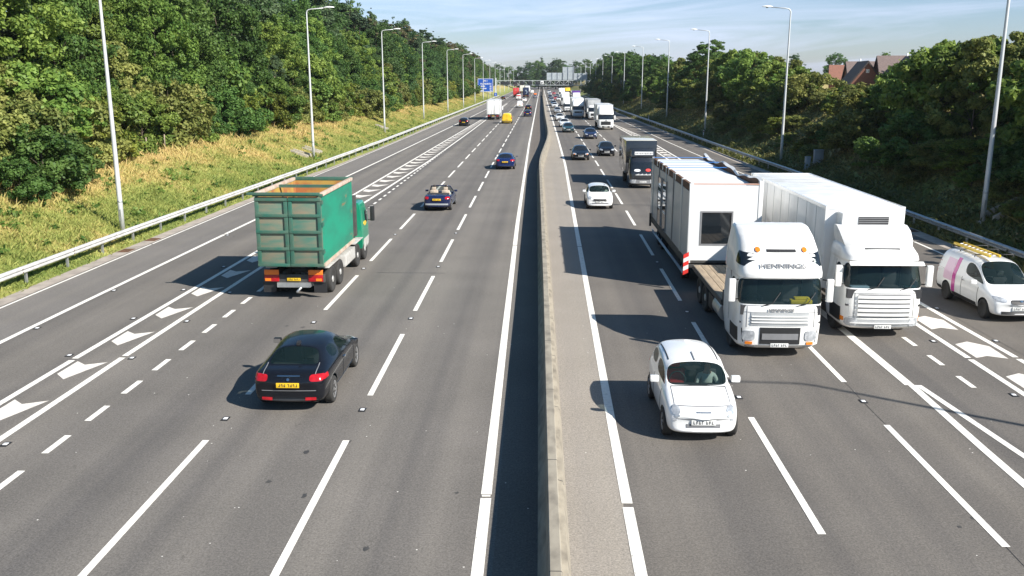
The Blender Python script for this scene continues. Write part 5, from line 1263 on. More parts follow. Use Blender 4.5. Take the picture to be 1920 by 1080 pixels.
sk = thing('skip', 'open green steel skip with rusty inside and ribbed rear doors on the hook lift lorry', 'skip', (-9.10, 32.0, 1.28)); sk.rotation_euler = (0, 0, 0)
SW, SL, SH = 1.20, 5.4, 2.58
s_ = MB(); s_.box(-SW, SW, 0.06, SL, 0, .08); s_.box(-SW, -SW + .06, .06, SL, .08, SH); s_.box(SW - .06, SW, .06, SL, .08, SH); s_.box(-SW + .06, SW - .06, SL - .06, SL, .08, SH)
s_.build('hull', M['skip'], sk)
i_ = MB(); i_.box(-SW + .061, -SW + .075, .1, SL - .07, .09, SH - .01).box(SW - .075, SW - .061, .1, SL - .07, .09, SH - .01).box(-SW + .08, SW - .08, SL - .075, SL - .061, .09, SH - .01)
pile = []; NX, NY = 16, 30
g = [[i_.bm.verts.new((-SW + .08 + (2 * SW - .16) * i / NX, .1 + (SL - .2) * j / NY, 1.75 + .26 * math.sin(i * .9 + j * .5) * math.cos(j * .7) + .10 * math.sin(i * 2.7 + j * 1.9))) for j in range(NY + 1)] for i in range(NX + 1)]
for i in range(NX):
    for j in range(NY): i_.bm.faces.new((g[i][j], g[i + 1][j], g[i + 1][j + 1], g[i][j + 1]))
i_.build('rusty_lining', M['skip_in'], sk)
rl = MB()
for sx in (-1, 1): rl.box(sx * SW - .07, sx * SW + .07, .0, SL + .04, SH, SH + .13)
rl.build('top_rail', M['skip_rail'], sk, bevel=.02)
MB().box(-SW - .07, SW + .07, -.02, .10, SH, SH + .10).build('end_rail', M['skip_rib'], sk, bevel=.015); MB().box(-SW - .07, SW + .07, SL - .08, SL + .04, SH, SH + .14).build('end_rail', M['skip_rib'], sk, bevel=.015)
MB().box(-SW, SW, 2.9, 3.02, SH - .02, SH + .09).build('cross_bar', M['skip_rib'], sk)
MB().box(-SW - .25, SW, -.14, -.06, SH + .06, SH + .16).build('sheet_roller', M['skip_rib'], sk, bevel=.02)
for sx in (-1, 1):
    d = MB().box(-SW if sx < 0 else .012, -.012 if sx < 0 else SW, 0, .055, .02, SH - .02).build('rear_door', M['skip_door'], sk, bevel=.005)
    r_ = MB(); xa, xb = (-SW, -.012) if sx < 0 else (.012, SW)
    for z in (.02, .62, 1.24, 1.84, SH - .16): r_.box(xa, xb, -.075, -.002, z, z + .11)
    for x in (xa, xb - .14): r_.box(x, x + .14, -.055, -.001, .13, SH - .17)
    r_.build('door_ribs', M['skip_rib'], d, bevel=.012)
hg = MB()
for z in (.5, 1.5, 2.3): hg.box(SW, SW + .06, -.06, .12, z, z + .14)
hg.build('hinges', M['skip_rib'], sk)
sr = MB()
for sx in (-1, 1): sr.box(sx * SW - (.0 if sx > 0 else .05), sx * SW + (.05 if sx > 0 else 0), .1, SL, 0, .12)
sr.build('bottom_rail', M['skip_rail'], sk)

# ------------------------------------------------------------ signs and gantry
t = thing('motorway_sign', 'large blue motorway distance sign on posts beside the left slip road', 'road sign', (-20.9, 345, 0)); zg = gz(-20.9, 345)
SWD, SZ0, SZ1 = 2.9, 3.1, 7.95
MB().box(-SWD, SWD, -.05, .05, SZ0, SZ1).build('board', M['signblue'], t)
e = MB()
for (a, b_, c, d) in ((-SWD + .05, SWD - .05, SZ0 + .05, SZ0 + .17), (-SWD + .05, SWD - .05, SZ1 - .17, SZ1 - .05), (-SWD + .05, -SWD + .17, SZ0 + .17, SZ1 - .17), (SWD - .17, SWD - .05, SZ0 + .17, SZ1 - .17)): e.box(a, b_, -.06, -.051, c, d)
e.build('border', M['whiteink'], t)
def sgn(txt, x, z, s, al='LEFT'): text_mesh(txt, s, M['whiteink'], 'lettering', t, (x, -.055, z), (PI / 2, 0, 0), al, .004, .02)
sgn('M 1', .1, 6.75, .95, 'CENTER'); sgn('The NORTH', .1, 5.75, .78, 'CENTER'); sgn('Sheffield', -2.6, 4.92, .72); sgn('40', 1.55, 4.92, .72); sgn('Doncaster', -2.6, 4.15, .72); sgn('49', 1.55, 4.15, .72); sgn('Leeds', -2.6, 3.4, .72); sgn('72', 1.55, 3.4, .72)
for x in (-1.2, .7, 2.5): MB().tube([(x, .12, -.6), (x, .12, SZ1 - .2)], .11, 8).build('post', M['galv'], t)
t = thing('road_sign', 'weathered dark back of a tall sign on two posts on the right bank', 'road sign', (24.1, 270, gz(24.1, 270)))
MB().box(-1.0, 1.0, -.04, .04, 1.9, 5.5).build('board', M['signbackdark'], t, bevel=.01)
for x in (-.75, .75): MB().tube([(x, -.1, -.4), (x, -.1, 5.4)], .08, 8).build('post', M['signbackdark'], t)
m = MB()
for z in (2.3, 3.4, 4.6): m.box(-.98, .98, -.075, -.041, z, z + .08)
m.build('stiffeners', M['signbackdark'], t)
t = thing('marker_sign', 'small blue square marker sign low beside the gantry leg on the left', 'road sign', (-18.6, 375, gz(-19, 375)))
MB().box(-.6, .6, -.03, .03, .9, 2.2).build('board', M['signblue'], t); MB().tube([(0, .06, -.3), (0, .06, 2.1)], .05, 8).build('post', M['galv'], t); MB().box(-.06, .06, -.035, -.031, 1.2, 1.9).build('mark', M['whiteink'], t)
GY = 405
t = thing('sign_gantry', 'pale steel gantry spanning the motorway with black matrix signs', 'gantry', (0, GY, 0))
for x in (-19.9, 21.0):
    m = MB()
    for dy in (-.5, .5): m.box(x - .22, x + .22, dy - .15, dy + .15, -.4, 8.2 if x < 0 else 7.2)
    for z in range(0, 7): m.box(x - .06, x + .06, -.36, .36, z + .5, z + .6)
    m.build('leg', M['gantry'], t)
MB().box(.1, .9, -.35, .35, 0, 5.2).build('leg', M['chassis'], t)
m = MB()
for z in (5.15, 7.1):
    for dy in (-.6, .6): m.box(-19.7, 20.8, dy - .11, dy + .11, z - .11, z + .11)
m.build('chords', M['gantry'], t)
m = MB(); x = -19.4; k = 0
while x < 20.4:
    for dy in (-.6, .6):
        m.box(x - .06, x + .06, dy - .06, dy + .06, 5.26, 6.99)
        m.tube([(x, dy, 5.2 if k % 2 else 7.05), (x + 1.95, dy, 7.05 if k % 2 else 5.2)], .06, 6)
    x += 1.95; k += 1
m.build('bracing', M['gantry'], t)
MB().box(-1.5, 20.8, -.55, .55, 4.9, 4.99).build('walkway', M['chassis'], t)
for (x, w) in ((-15.9, 2.1), (-11.4, .95), (-8.2, .95), (-4.9, .95), (-1.6, .95)):
    b_ = MB().box(x - w, x + w, -.95, -.72, 5.35, 6.75).build('matrix_sign', M['matrix'], t, bevel=.03)
for x in (3.6, 6.8, 9.9, 13.2): MB().box(x - .8, x + .8, .72, .95, 5.4, 6.6).build('matrix_sign_back', M['matrix'], t, bevel=.03)
b_ = MB().box(-.35, 1.0, -.95, -.85, 5.5, 6.9).build('camera_sign', M['upvc'], t, bevel=.02); MB().box(-.05, .65, -.97, -.951, 6.0, 6.4).box(.05, .35, -.97, -.951, 5.7, 6.0).build('camera_symbol', M['matrix'], b_)
SP = [(2.4, 9.55, 10.4, 3), (9.3, 14.2, 12.9, 2), (14.2, 20.0, 10.2, 3)]
for (x0, x1, zt, n) in SP:
    MB().box(x0 + .05, x1 - .05, .60, .68, 7.35, zt).build('direction_sign_back', M['signback'], t)
    m = MB()
    for k in range(n + 1): x = x0 + .08 + (x1 - x0 - .16) * k / n; m.box(x - .13, x + .13, .38, .599, 7.3, zt + .06)
    m.build('sign_stanchions', M['cab_grey'], t); m = MB(); z = 7.7
    while z < zt: m.box(x0 + .2, x1 - .2, .54, .597, z, z + .07); z += .55
    m.build('sign_rails', M['gantry'], t)

# ------------------------------------------------------------ houses beyond the right bank
def house(x, y, z, w, d, eave, ridge, rz, label, gab=None, roofm='tile', parts_=True):
    """ridge along local x; gable ends at +-w/2"""
    t = thing('brick_house', label, 'house', (x, y, z), rz)
    m = MB(); m.box(-w / 2, w / 2, -d / 2, d / 2, -2, eave)
    for s in (-1, 1): m.prism([(s * w / 2 - (.02 if s > 0 else -.0), -d / 2, eave + .001), (s * w / 2 - (.02 if s > 0 else 0), d / 2, eave + .001), (s * w / 2 - (.02 if s > 0 else 0), 0, ridge - .02)], (.02, 0, 0))
    m.build('wall', M['brick'], t)
    r = MB(); o = .35; sl = (ridge - eave) / (d / 2)
    for s in (-1, 1): r.prism([(-w / 2 - .25, s * (d / 2 + o), eave - sl * o), (-w / 2 - .25, 0, ridge), (-w / 2 - .25, 0, ridge + .16), (-w / 2 - .25, s * (d / 2 + o), eave - sl * o + .16)], (w + .5, 0, 0))
    rf = r.build('roof', M[roofm], t)
    bb = MB()
    for e in (-1, 1):
        for s in (-1, 1): bb.prism([(e * (w / 2 + .27) - .03, s * (d / 2 + o), eave - sl * o - .2), (e * (w / 2 + .27) - .03, 0, ridge - .2), (e * (w / 2 + .27) - .03, 0, ridge + .10), (e * (w / 2 + .27) - .03, s * (d / 2 + o), eave - sl * o + .10)], (.06, 0, 0))
    bb.build('bargeboard', M['bargeboard'], rf)
    MB().tube([(w * .25, 0, ridge - .2), (w * .25, 0, ridge + .55)], .10, 8).build('flue_pipe', M['upvc'], rf)
    return t
def hwindow(t, x, y, z, w, h, axis):
    f = MB()
    if axis == 'x': f.box(x - .05, x + .05, y - w / 2, y + w / 2, z, z + h)
    else: f.box(x - w / 2, x + w / 2, y - .05, y + .05, z, z + h)
    o = f.build('window', M['upvc'], t); g = MB()
    for k in range(2):
        a = -w / 2 + .08 + k * w / 2; b = a + w / 2 - .16
        if axis == 'x': g.box(x - .06, x - .052, y + a, y + b, z + .08, z + h - .08)
        else: g.box(x + a, x + b, y - .06, y - .052, z + .08, z + h - .08)
    g.build('pane', M['glass'], o)
# gables towards the camera (ridge along world y, so local x is turned by 90 degrees)
h1 = house(48.6, 142, 4.6, 8, 4.4, 2.9, 5.8, R(82), 'brick house with a dark shaded gable and brown roof behind the bushes, left one')
hwindow(h1, -4.05, 0, 4.2, .45, .5, 'x')
h1b = house(52.0, 150, 4.6, 6, 5, 3.4, 5.9, R(-8), 'brown tiled brick house standing behind the shaded gable')
h2 = house(52.6, 137.5, 4.6, 6.4, 5.6, 3.6, 6.5, R(-8), 'brick house with brown side roof and shaded end, right of the dark gable')
h3 = house(51.9, 133, 4.6, 4, 3.7, 4.2, 6.35, R(82), 'sunlit brick gable with a white window and small vent, rightmost house')
hwindow(h3, -2.05, 0, 3.2, 1.7, 1.1, 'x'); MB().box(-2.07, -2.0, -.22, .22, 4.7, 5.2).build('gable_vent', M['upvc'], h3)
h4 = house(53.6, 168, 4.6, 3.4, 5, 3.0, 5.6, R(-15), 'house with an orange red tiled roof left of the shaded gable', roofm='tilered')
h5 = house(45.3, 176, 5.0, 4, 4, 2.6, 4.5, R(-10), 'low red roofed building glimpsed between the bushes', roofm='tilered')
h6 = house(36.0, 206, 5.0, 6, 4.5, 2.4, 4.5, R(-10), 'low grey brown roof glimpsed behind the bushes farther along', roofm='tile')

# ------------------------------------------------------------ trees, bushes, grass
def leaf_mesh(name, P, N, size, rng, asp=.62, mats=None):
    """one small bent leaf-clump face per point"""
    n = len(P)
    ax = rng.normal(size=(n, 3)); ax -= N * (ax * N).sum(1, keepdims=True); ax /= np.linalg.norm(ax, axis=1, keepdims=True) + 1e-9
    bx = np.cross(N, ax); s = size * rng.uniform(.6, 1.35, (n, 1))
    a = P - ax * s; b = P + bx * s * asp - N * s * .18; c = P + ax * s; d = P - bx * s * asp - N * s * .18
    V = np.stack([a, b, c, d], 1).reshape(-1, 3).astype(np.float32)
    me = bpy.data.meshes.new(name); me.vertices.add(4 * n); me.vertices.foreach_set('co', V.ravel())
    me.loops.add(4 * n); me.loops.foreach_set('vertex_index', np.arange(4 * n, dtype=np.int32))
    me.polygons.add(n); me.polygons.foreach_set('loop_start', np.arange(0, 4 * n, 4, dtype=np.int32)); me.polygons.foreach_set('loop_total', np.full(n, 4, np.int32))
    for m in mats or []: me.materials.append(m)
    me.update(); me.validate(); return me
def crown(seed, H, Rr, base, nb, nl, size, prof, mat, br=.34, flat=.8, name='crown', hang=.0):
    """leaf clumps on many small boughs spread through the crown; also returns the bough tips"""
    rng = np.random.default_rng(seed); C = []; BR = []
    lob = rng.uniform(0, 6.28, 3); 
    while len(C) < nb:
        h = rng.uniform(0, 1); 
        if prof == 'round': r = math.sin(PI * (.10 + .86 * h)) ** .62
        elif prof == 'cone': r = (1 - h) ** .8 * .95 + .05
        elif prof == 'oval': r = math.sin(PI * (.2 + .72 * h ** .8)) ** .8
        elif prof == 'pine': r = (.45 + .55 * math.sin(PI * min(1, h * 1.05))) * (1 if int(h * 7) % 2 else .72)
        elif prof == 'bush': r = math.sin(PI * (.30 + .62 * h)) ** .7
        elif prof == 'spire': r = (math.sin(PI * (.18 + .78 * h)) ** .9) * .8
        a = rng.uniform(0, 2 * PI); r *= 1 + .22 * math.sin(2 * a + lob[0]) + .16 * math.sin(3 * a + lob[1] + 4 * h) + .1 * math.sin(7 * h + lob[2])
        q = rng.uniform(.25, 1) ** .5; b = Rr * br * rng.uniform(.55, 1.15) * (.55 + .45 * min(1, r))
        if len(C) % 4 == 3: q = rng.uniform(1.0, 1.2); b *= .42; h = min(1.04, h * rng.uniform(1, 1.07))
        C.append((Rr * r * q * math.cos(a), Rr * r * q * math.sin(a), H * (base + (1 - base) * h) - b * .4)); BR.append(b)
    C = np.array(C); BR = np.array(BR); w = BR ** 2; cnt = np.maximum(4, (nl * w / w.sum()).astype(int))
    idx = np.repeat(np.arange(nb), cnt); n = len(idx)
    D = rng.normal(size=(n, 3)); D /= np.linalg.norm(D, axis=1, keepdims=True)
    rad = rng.uniform(.45, 1.12, (n, 1)) ** .6
    P = C[idx] + D * rad * BR[idx][:, None] * np.array([1, 1, flat]); P[:, 2] -= hang * (rad[:, 0] > .9) * BR[idx]
    P[:, 2] = np.maximum(P[:, 2], .05)
    N = D * .8 + rng.normal(size=(n, 3)) * .55 + np.array([0, 0, .38]); N /= np.linalg.norm(N, axis=1, keepdims=True)
    return leaf_mesh(name, P, N, size, rng, mats=[mat]), C
def trunk(seed, H, C, m, r0=.22, nl=9, lean=.03):
    rn = random.Random(seed); mb = MB(); top = H * .82
    pts = [(0, 0, -.5)] + [(rn.uniform(-1, 1) * lean * H * k / 5, rn.uniform(-1, 1) * lean * H * k / 5, top * k / 5) for k in range(1, 6)]
    mb.tube(pts, [r0 * 1.25] + [r0 * (1 - .17 * k) for k in range(1, 6)], 8)
    for c in rn.sample(list(map(tuple, C)), min(nl, len(C))):
        z = max(H * .15, c[2] * rn.uniform(.45, .75)); k = min(4, int(z / top * 5)); p = Vector(pts[k]).lerp(Vector(pts[k + 1]), min(1, z / top * 5 - k)) if k + 1 < len(pts) else Vector(pts[-1])
        mid = p.lerp(Vector(c), .5) + Vector((0, 0, .25)); mb.tube([p, mid, c], [r0 * .34, r0 * .22, r0 * .09], 5, caps=False)
    return mb
def tree_proto(name, cat, seed, H, Rr, base, nb, nl, size, prof, mat, bark='bark', r0=.2, crown_name='crown', trunk_name='trunk', **k):
    t = thing(name, 'x', cat); me, C = crown(seed, H, Rr, base, nb, nl, size, prof, M[mat], **k)
    me.name = crown_name; link_mesh(crown_name, me, t)
    trunk(seed, H, C, M[bark], r0).build(trunk_name, M[bark], t, smooth=True)
    return t
PR = {}
def P_(key, *a, **k): PR[key] = [tree_proto(*a, **k), False, key]
P_('oakA', 'broadleaf_tree', 'tree', 1, 14, 4.2, .12, 150, 23250, 0.156, 'round', 'leaf_mid', br=.27)
P_('oakB', 'broadleaf_tree', 'tree', 2, 15, 4.0, .10, 160, 23250, 0.156, 'oval', 'leaf_dark', br=.26)
P_('ashC', 'broadleaf_tree', 'tree', 3, 15, 3.8, .14, 170, 23250, 0.148, 'oval', 'leaf_light', br=.24)
P_('birch', 'slender_tree', 'tree', 4, 14, 2.9, .12, 150, 18600, 0.133, 'spire', 'leaf_blue', 'barkpale', br=.26, hang=.3)
P_('pineA', 'pine_tree', 'tree', 5, 16, 3.2, .22, 110, 23250, 0.133, 'pine', 'needle', br=.30, flat=.42, r0=.26)
P_('pineB', 'pine_tree', 'tree', 6, 15, 3.0, .25, 95, 18600, 0.133, 'pine', 'needle_brown', br=.30, flat=.42, r0=.26)
P_('spruce', 'conifer_tree', 'tree', 7, 16, 3.3, .08, 130, 20150, 0.133, 'cone', 'needle', br=.22, flat=.5)
P_('bushA', 'bush', 'bush', 8, 4.2, 2.5, .02, 75, 10400, 0.128, 'bush', 'leaf_bush', crown_name='foliage', trunk_name='stem', r0=.07, br=.27)
P_('bushB', 'bush', 'bush', 9, 4.6, 2.3, .02, 75, 10400, 0.128, 'bush', 'leaf_light', crown_name='foliage', trunk_name='stem', r0=.07, br=.27)
P_('bushC', 'bush', 'bush', 10, 4.0, 2.6, .02, 75, 10400, 0.128, 'bush', 'leaf_mid', crown_name='foliage', trunk_name='stem', r0=.07, br=.27)
P_('bushY', 'bush', 'bush', 12, 4.4, 2.2, .02, 75, 9750, 0.128, 'bush', 'leaf_yellow', crown_name='foliage', trunk_name='stem', r0=.07, br=.27)
P_('sapling', 'young_tree', 'tree', 13, 6.5, 1.9, .06, 70, 10075, 0.117, 'oval', 'leaf_bush', r0=.09, br=.30)
P_('spray', 'arching_tree', 'tree', 14, 8.5, 3.6, .10, 120, 17050, 0.125, 'round', 'leaf_mid', r0=.13, br=.22, flat=.5)
def plant(key, x, y, H, label, group, w=1.0, sink=0):
    p = PR[key]; o = p[0] if not p[1] else copy_tree(p[0]); p[1] = True
    base_h = {'oakA': 14, 'oakB': 15, 'ashC': 15, 'birch': 14, 'pineA': 16, 'pineB': 15, 'spruce': 16, 'bushA': 4.2, 'bushB': 4.6, 'bushC': 4.0, 'bushY': 4.4, 'sapling': 6.5, 'spray': 8.5}[key]
    s = H / base_h; o.location = (x, y, gz(x, y) - sink); o.scale = (s * w * rnd.uniform(.9, 1.12), s * w * rnd.uniform(.9, 1.12), s)
    o.rotation_euler = (0, 0, rnd.uniform(0, 6.28)); o['label'] = label
    if group: o['group'] = group
    return o
NM = {'oakA': 'rounded mid green tree', 'oakB': 'dense dark green tree', 'ashC': 'light green tree', 'birch': 'slender grey green tree', 'pineA': 'dark pine tree', 'pineB': 'pine tree with browning needles', 'spruce': 'pointed dark conifer', 'bushA': 'green bush', 'bushB': 'light green bush', 'bushC': 'dark green bush', 'bushY': 'yellow green bush', 'sapling': 'young leafy tree', 'spray': 'arching leafy tree'}
# left wood: bushes along its edge, then three rows rising behind
XE = [(0, -30.0), (60, -30.6), (100, -30.4), (140, -28.6), (200, -27.6), (420, -27), (900, -27)]
y = 37
while y < 420:
    k = rnd.choice(['bushA', 'bushB', 'bushC', 'bushA', 'bushC', 'bushY']); x = interp(XE, y) + rnd.uniform(-.8, .7)
    plant(k, x, y, rnd.uniform(2.8, 5.4) * (1 if y < 200 else 1.2), NM[k] + ' at the foot of the left wood above the grass', NM[k] + 's edging the left wood', 1.05, .15)
    y += rnd.uniform(3.2, 4.6) * (1 if y < 120 else 1.35 if y < 220 else 2.2)
for (x, y, h) in ((-27.2, 48.6, 3.4), (-27.9, 51.5, 2.8), (-26.8, 45.5, 2.2)): plant('bushC', x, y, h, 'dark green bush pushing out onto the grass at the left edge of the picture', 'bushes pushing onto the grass', 1.0, .1)
plant('bushA', -25.9, 137, 4.4, 'round brownish green bush standing alone on the dry grass by the third lamp column', None, 1.0)
def row(off, y0, y1, s0, s1, hs, kinds, what, grp):
    y = y0
    while y < y1:
        k = rnd.choice(kinds); x = interp(XE, y) - off + rnd.uniform(-1, 1); ztop = rnd.uniform(*hs)
        if y > 420: ztop *= max(.62, 1 - (y - 420) / 900)
        plant(k, x, y, ztop - gz(x, y), NM[k] + ' ' + what, NM[k] + 's ' + grp, 1.0)
        u = min(1, (y - y0) / 350); y += (s0 + (s1 - s0) * u) * rnd.uniform(.8, 1.2)
row(1.6, 35, 200, 4.2, 7, (7.5, 11), ['sapling', 'birch', 'oakA', 'bushB', 'ashC', 'oakB'], 'in the front rank of the left wood', 'in the front rank of the left wood')
row(4.2, 36, 640, 4.6, 9, (13, 18.5), ['oakA', 'oakB', 'ashC', 'birch', 'oakB', 'oakA', 'ashC', 'pineB'], 'in the middle of the left wood', 'in the middle of the left wood')
row(8.6, 40, 640, 5.2, 9.5, (18.5, 22.5), ['oakB', 'pineA', 'oakA', 'pineA', 'birch', 'pineB', 'ashC', 'spruce'], 'along the skyline of the left wood', 'along the skyline of the left wood')
row(13.5, 44, 330, 7, 10, (20.5, 24.5), ['oakB', 'pineA', 'oakA', 'spruce'], 'at the back of the left wood', 'at the back of the left wood')
# right bank: bushes, with the height of the skyline given along it
SK = [(30, 10), (50, 11.2), (62, 12.2), (70, 12.4), (77, 9.3), (85, 8.5), (94, 7.4), (109, 8.2), (123, 8.9), (135, 10.0), (148, 11.6), (169, 13.4), (190, 11.4), (209, 11.2), (240, 13.4), (278, 14.6), (330, 18), (362, 19), (420, 20), (518, 20), (640, 19), (900, 14)]
SK2 = [(60, 8), (77, 7.9), (90, 8.4), (101, 8.9), (122, 11.0), (139, 12.6), (155, 11.6), (172, 11.0), (229, 13.6), (298, 16.6), (360, 18.0), (427, 18), (520, 18)]
y = 33
while y < 430:
    for off in ((5.6, 8.8, 12.6) if y < 102 else (5.0, 7.4, 10.0)):
        near_ = y < 102
        if off < 6 and rnd.random() < (.80 if y < 128 else .9 if y < 270 else .3): continue
        if not near_ and off > 9 and 150 < y < 270 and rnd.random() < .25: continue
        if not near_ and 6 < off < 9 and y < 260 and rnd.random() < .5: continue
        x = interp(RAILR, y) + off + rnd.uniform(-.9, .9) + (1.2 if 85 < y < 102 else 0); yy = y + rnd.uniform(-1.5, 1.5)
        if near_: zt = interp(SK, yy) * (.95 if off > 12 else .92 if off > 8 else .66)
        else: zt = interp(SK2, yy) * (1.0 if off > 9 else .74 if off > 6 else .5)
        h = max(1.7, zt - gz(x, yy)) * rnd.uniform(.86, 1.06)
        if off < 6: h = min(h, 3.4) if yy < 200 else min(h, 6); k = rnd.choice(['bushA', 'bushC', 'bushC', 'bushA', 'bushY'])
        elif h < 5: k = rnd.choice(['bushA', 'bushB', 'bushB', 'bushA', 'bushY', 'bushC'])  # lighter bushes favoured higher up, imitating sunlit tops by leaf colour
        else: k = rnd.choice(['sapling', 'spray', 'sapling', 'bushB']) if h < 8 else rnd.choice(['oakA', 'oakB', 'ashC', 'spray', 'pineA'])
        plant(k, x, yy, h, NM[k] + [' low on the right bank above the safety fence', ' halfway up the right bank', ' along the top of the right bank'][(0 if off < 6 else 1 if off < 9 else 2)], NM[k] + ['s low on the right bank', 's halfway up the right bank', 's along the top of the right bank'][(0 if off < 6 else 1 if off < 9 else 2)], 1.25 if h < 5 else 1.0, .2)
    y += 3.1 if y < 130 else 4.4 if y < 230 else 7.5
y = 34
while y < 128:
    for off in (4.4, 6.6):
        if rnd.random() < (.5 if off < 5 else .25): continue
        x = interp(RAILR, y) + off + rnd.uniform(-.9, .9); k = rnd.choice(['bushA', 'bushC', 'bushY', 'bushA', 'bushB'])
        plant(k, x, y + rnd.uniform(-1.2, 1.2), rnd.uniform(.9, 1.7) + .12 * (off - 4.4), NM[k] + ' in the low scrub of the shaded right bank', NM[k] + 's in the low scrub of the right bank', 1.7, .15)
    y += 2.6
plant('spray', 37.0, 65.5, 8.0, 'tall arching tree with drooping sprays at the right edge of the picture', None, 1.1)
plant('oakA', 40.5, 66.5, 10.5, 'taller leafy tree behind the arching one at the right edge of the picture', None, 1.0)
for i, (x, y, h) in enumerate(((30.5, 168, 9.6), (31.5, 173, 8.6))): plant('spray', x, y, h, 'tall dark bush mass rising above the bank right of the third lamp column', 'tall bushes above the bank', 1.15)
# trees closing the view beyond the gantry, and the wood behind the houses
for i, (x, y, h, k) in enumerate(((-16, 700, 17, 'oakB'), (-9, 690, 20, 'oakB'), (-2, 705, 21, 'oakA'), (5, 695, 19, 'spruce'), (11, 700, 22, 'oakB'), (19, 705, 18, 'oakA'), (26, 690, 17, 'oakB'), (34, 700, 16, 'oakA'), (42, 690, 15, 'ashC'), (-24, 690, 15, 'oakA'), (50, 680, 16, 'oakB'), (-32, 680, 15, 'oakB'), (0, 730, 24, 'spruce'), (14, 740, 23, 'oakB'))):
    plant(k, x, y, h, NM[k] + ' closing the view beyond the gantry', NM[k] + 's beyond the gantry', 1.35)
x = 62
for i in range(34):
    xx = 52 + i * 5.2; yy = 255 + 45 * math.sin(i * .5) + rnd.uniform(-12, 12); k = rnd.choice(['oakB', 'oakA', 'oakB', 'ashC'])
    plant(k, xx, yy, rnd.uniform(7.6, 9.6), NM[k] + ' in the distant wood behind the houses', NM[k] + 's behind the houses', 1.15)
for k, p in PR.items():
    if not p[1]:
        for c in list(p[0].children): bpy.data.objects.remove(c)
        bpy.data.objects.remove(p[0])
# dry grass on the left verge
def blades(name, pts, hmin, hmax, w, rng, mat, lean=.5):
    n = len(pts); P = np.array(pts); a = rng.uniform(0, 2 * PI, n); h = rng.uniform(hmin, hmax, n); L = rng.normal(size=(n, 2)) * lean * h[:, None]
    dx, dy = np.cos(a) * w * rng.uniform(.6, 1.5, n), np.sin(a) * w * rng.uniform(.6, 1.5, n); z = P[:, 2] - .04
    A = np.stack([P[:, 0] - dx, P[:, 1] - dy, z], 1); B = np.stack([P[:, 0] + dx, P[:, 1] + dy, z], 1)
    M1 = np.stack([P[:, 0] + dx * .7 + L[:, 0] * .4, P[:, 1] + dy * .7 + L[:, 1] * .4, z + h * .6], 1); T = np.stack([P[:, 0] + L[:, 0], P[:, 1] + L[:, 1], z + h], 1)
    V = np.stack([A, B, M1, T], 1).reshape(-1, 3).astype(np.float32)
    me = bpy.data.meshes.new(name); me.vertices.add(4 * n); me.vertices.foreach_set('co', V.ravel()); me.loops.add(4 * n); me.loops.foreach_set('vertex_index', np.arange(4 * n, dtype=np.int32))
    me.polygons.add(n); me.polygons.foreach_set('loop_start', np.arange(0, 4 * n, 4, dtype=np.int32)); me.polygons.foreach_set('loop_total', np.full(n, 4, np.int32))
    me.materials.append(mat); me.update(); me.validate(); return tag(link_mesh(name, me), kind='stuff')
rng = np.random.default_rng(5); pts = []
for i in range(300000):
    y = 28 + 330 * (rng.random() ** 2.1); x0 = interp(LEDGE, y) - .75 ; x1 = interp(XE, y) - .8; u = rng.random(); x = x0 + (x1 - x0) * u
    if u < .06 and rng.random() < .45: continue
    pts.append((x, y, gz(x, y)))
pts = np.array(pts); d = interp(RAILL, 50) - pts[:, 0]
low = pts[d < .7]; high = pts[d >= .7]
blades('verge_grass', low, .06, .20, .035, rng, M['grass'], .6)
blades('dry_grass', high, .08, .30, .026, rng, M['grass'], .5)
ts = pts[(d > 5) & (rng.random(len(pts)) < .06)]
blades('tall_grass_stems', ts, .35, .75, .016, rng, M['grass'], .35)
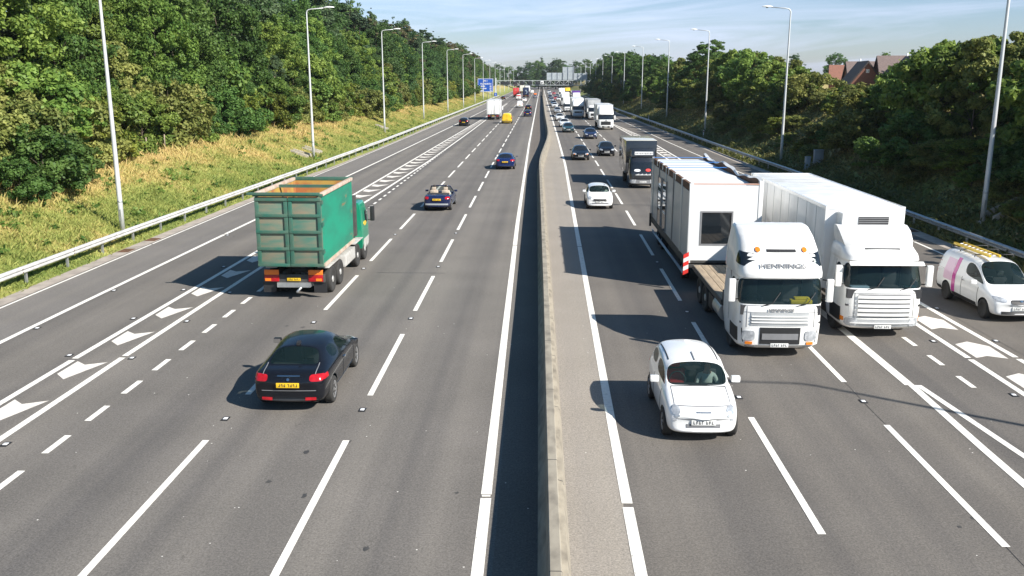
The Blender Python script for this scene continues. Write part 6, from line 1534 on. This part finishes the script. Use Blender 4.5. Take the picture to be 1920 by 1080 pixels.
# low creeping plants and rough grass on the right bank
pts = []
for i in range(70000):
    y = 26 + 300 * (rng.random() ** 1.9); x = interp(RAILR, y) - .30 + 12.5 * rng.random() ** 1.2; pts.append((x, y, gz(x, y)))
pts = np.array(pts); nrm = rng.normal(size=pts.shape) * .55 + np.array([-.45, 0, .8]); nrm /= np.linalg.norm(nrm, axis=1, keepdims=True)
lump = .18 * (np.sin(pts[:, 0] * 1.7 + np.sin(pts[:, 1] * .9) * 2) + np.sin(pts[:, 1] * 1.3 + pts[:, 0] * .6)) + .2
q = pts.copy(); q[:, 2] += rng.uniform(0, 1, len(q)) * np.maximum(.05, lump) * 1.1
tag(link_mesh('ground_cover', leaf_mesh('ground_cover', q, nrm, .13, rng, mats=[M['ivy']])), kind='stuff')
M['rough'] = grassmat('shaded rough grass', [(.1, (.12, .14, .04)), (.5, (.22, .20, .07)), (.9, (.34, .25, .11))])
blades('rough_grass', pts[rng.random(len(pts)) < .75], .15, .50, .05, rng, M['rough'], .7)
wp = []
for i in range(260):
    y = 30 + 150 * (rng.random() ** 1.8); x = interp(RAILL, y) - .6 - 8.5 * rng.random(); c = (x, y, gz(x, y)); r = rng.uniform(.12, .45)
    for k in range(int(26 * r / .3)): d = rng.normal(size=3) * r * .5; wp.append((x + d[0], y + d[1], c[2] + abs(d[2]) + .05))
wp = np.array(wp); nr = rng.normal(size=wp.shape) + np.array([.4, 0, .8]); nr /= np.linalg.norm(nr, axis=1, keepdims=True)
tag(link_mesh('weeds', leaf_mesh('weeds', wp, nr, .11, rng, mats=[M['leaf_light']])), kind='stuff')

# ------------------------------------------------------------ summer haze
hm = bpy.data.materials.new('haze air'); hm.use_nodes = True; hn = hm.node_tree.nodes; hn.remove(hn['Principled BSDF'])
pv = hn.new('ShaderNodeVolumePrincipled'); pv.inputs['Color'].default_value = (.86, .92, 1, 1); pv.inputs['Density'].default_value = .00010; pv.inputs['Anisotropy'].default_value = .2
hm.node_tree.links.new(pv.outputs[0], hn['Material Output'].inputs['Volume'])
tag(MB().box(-3100, 3100, -320, 4100, -3, 45).build('haze', hm), kind='stuff')
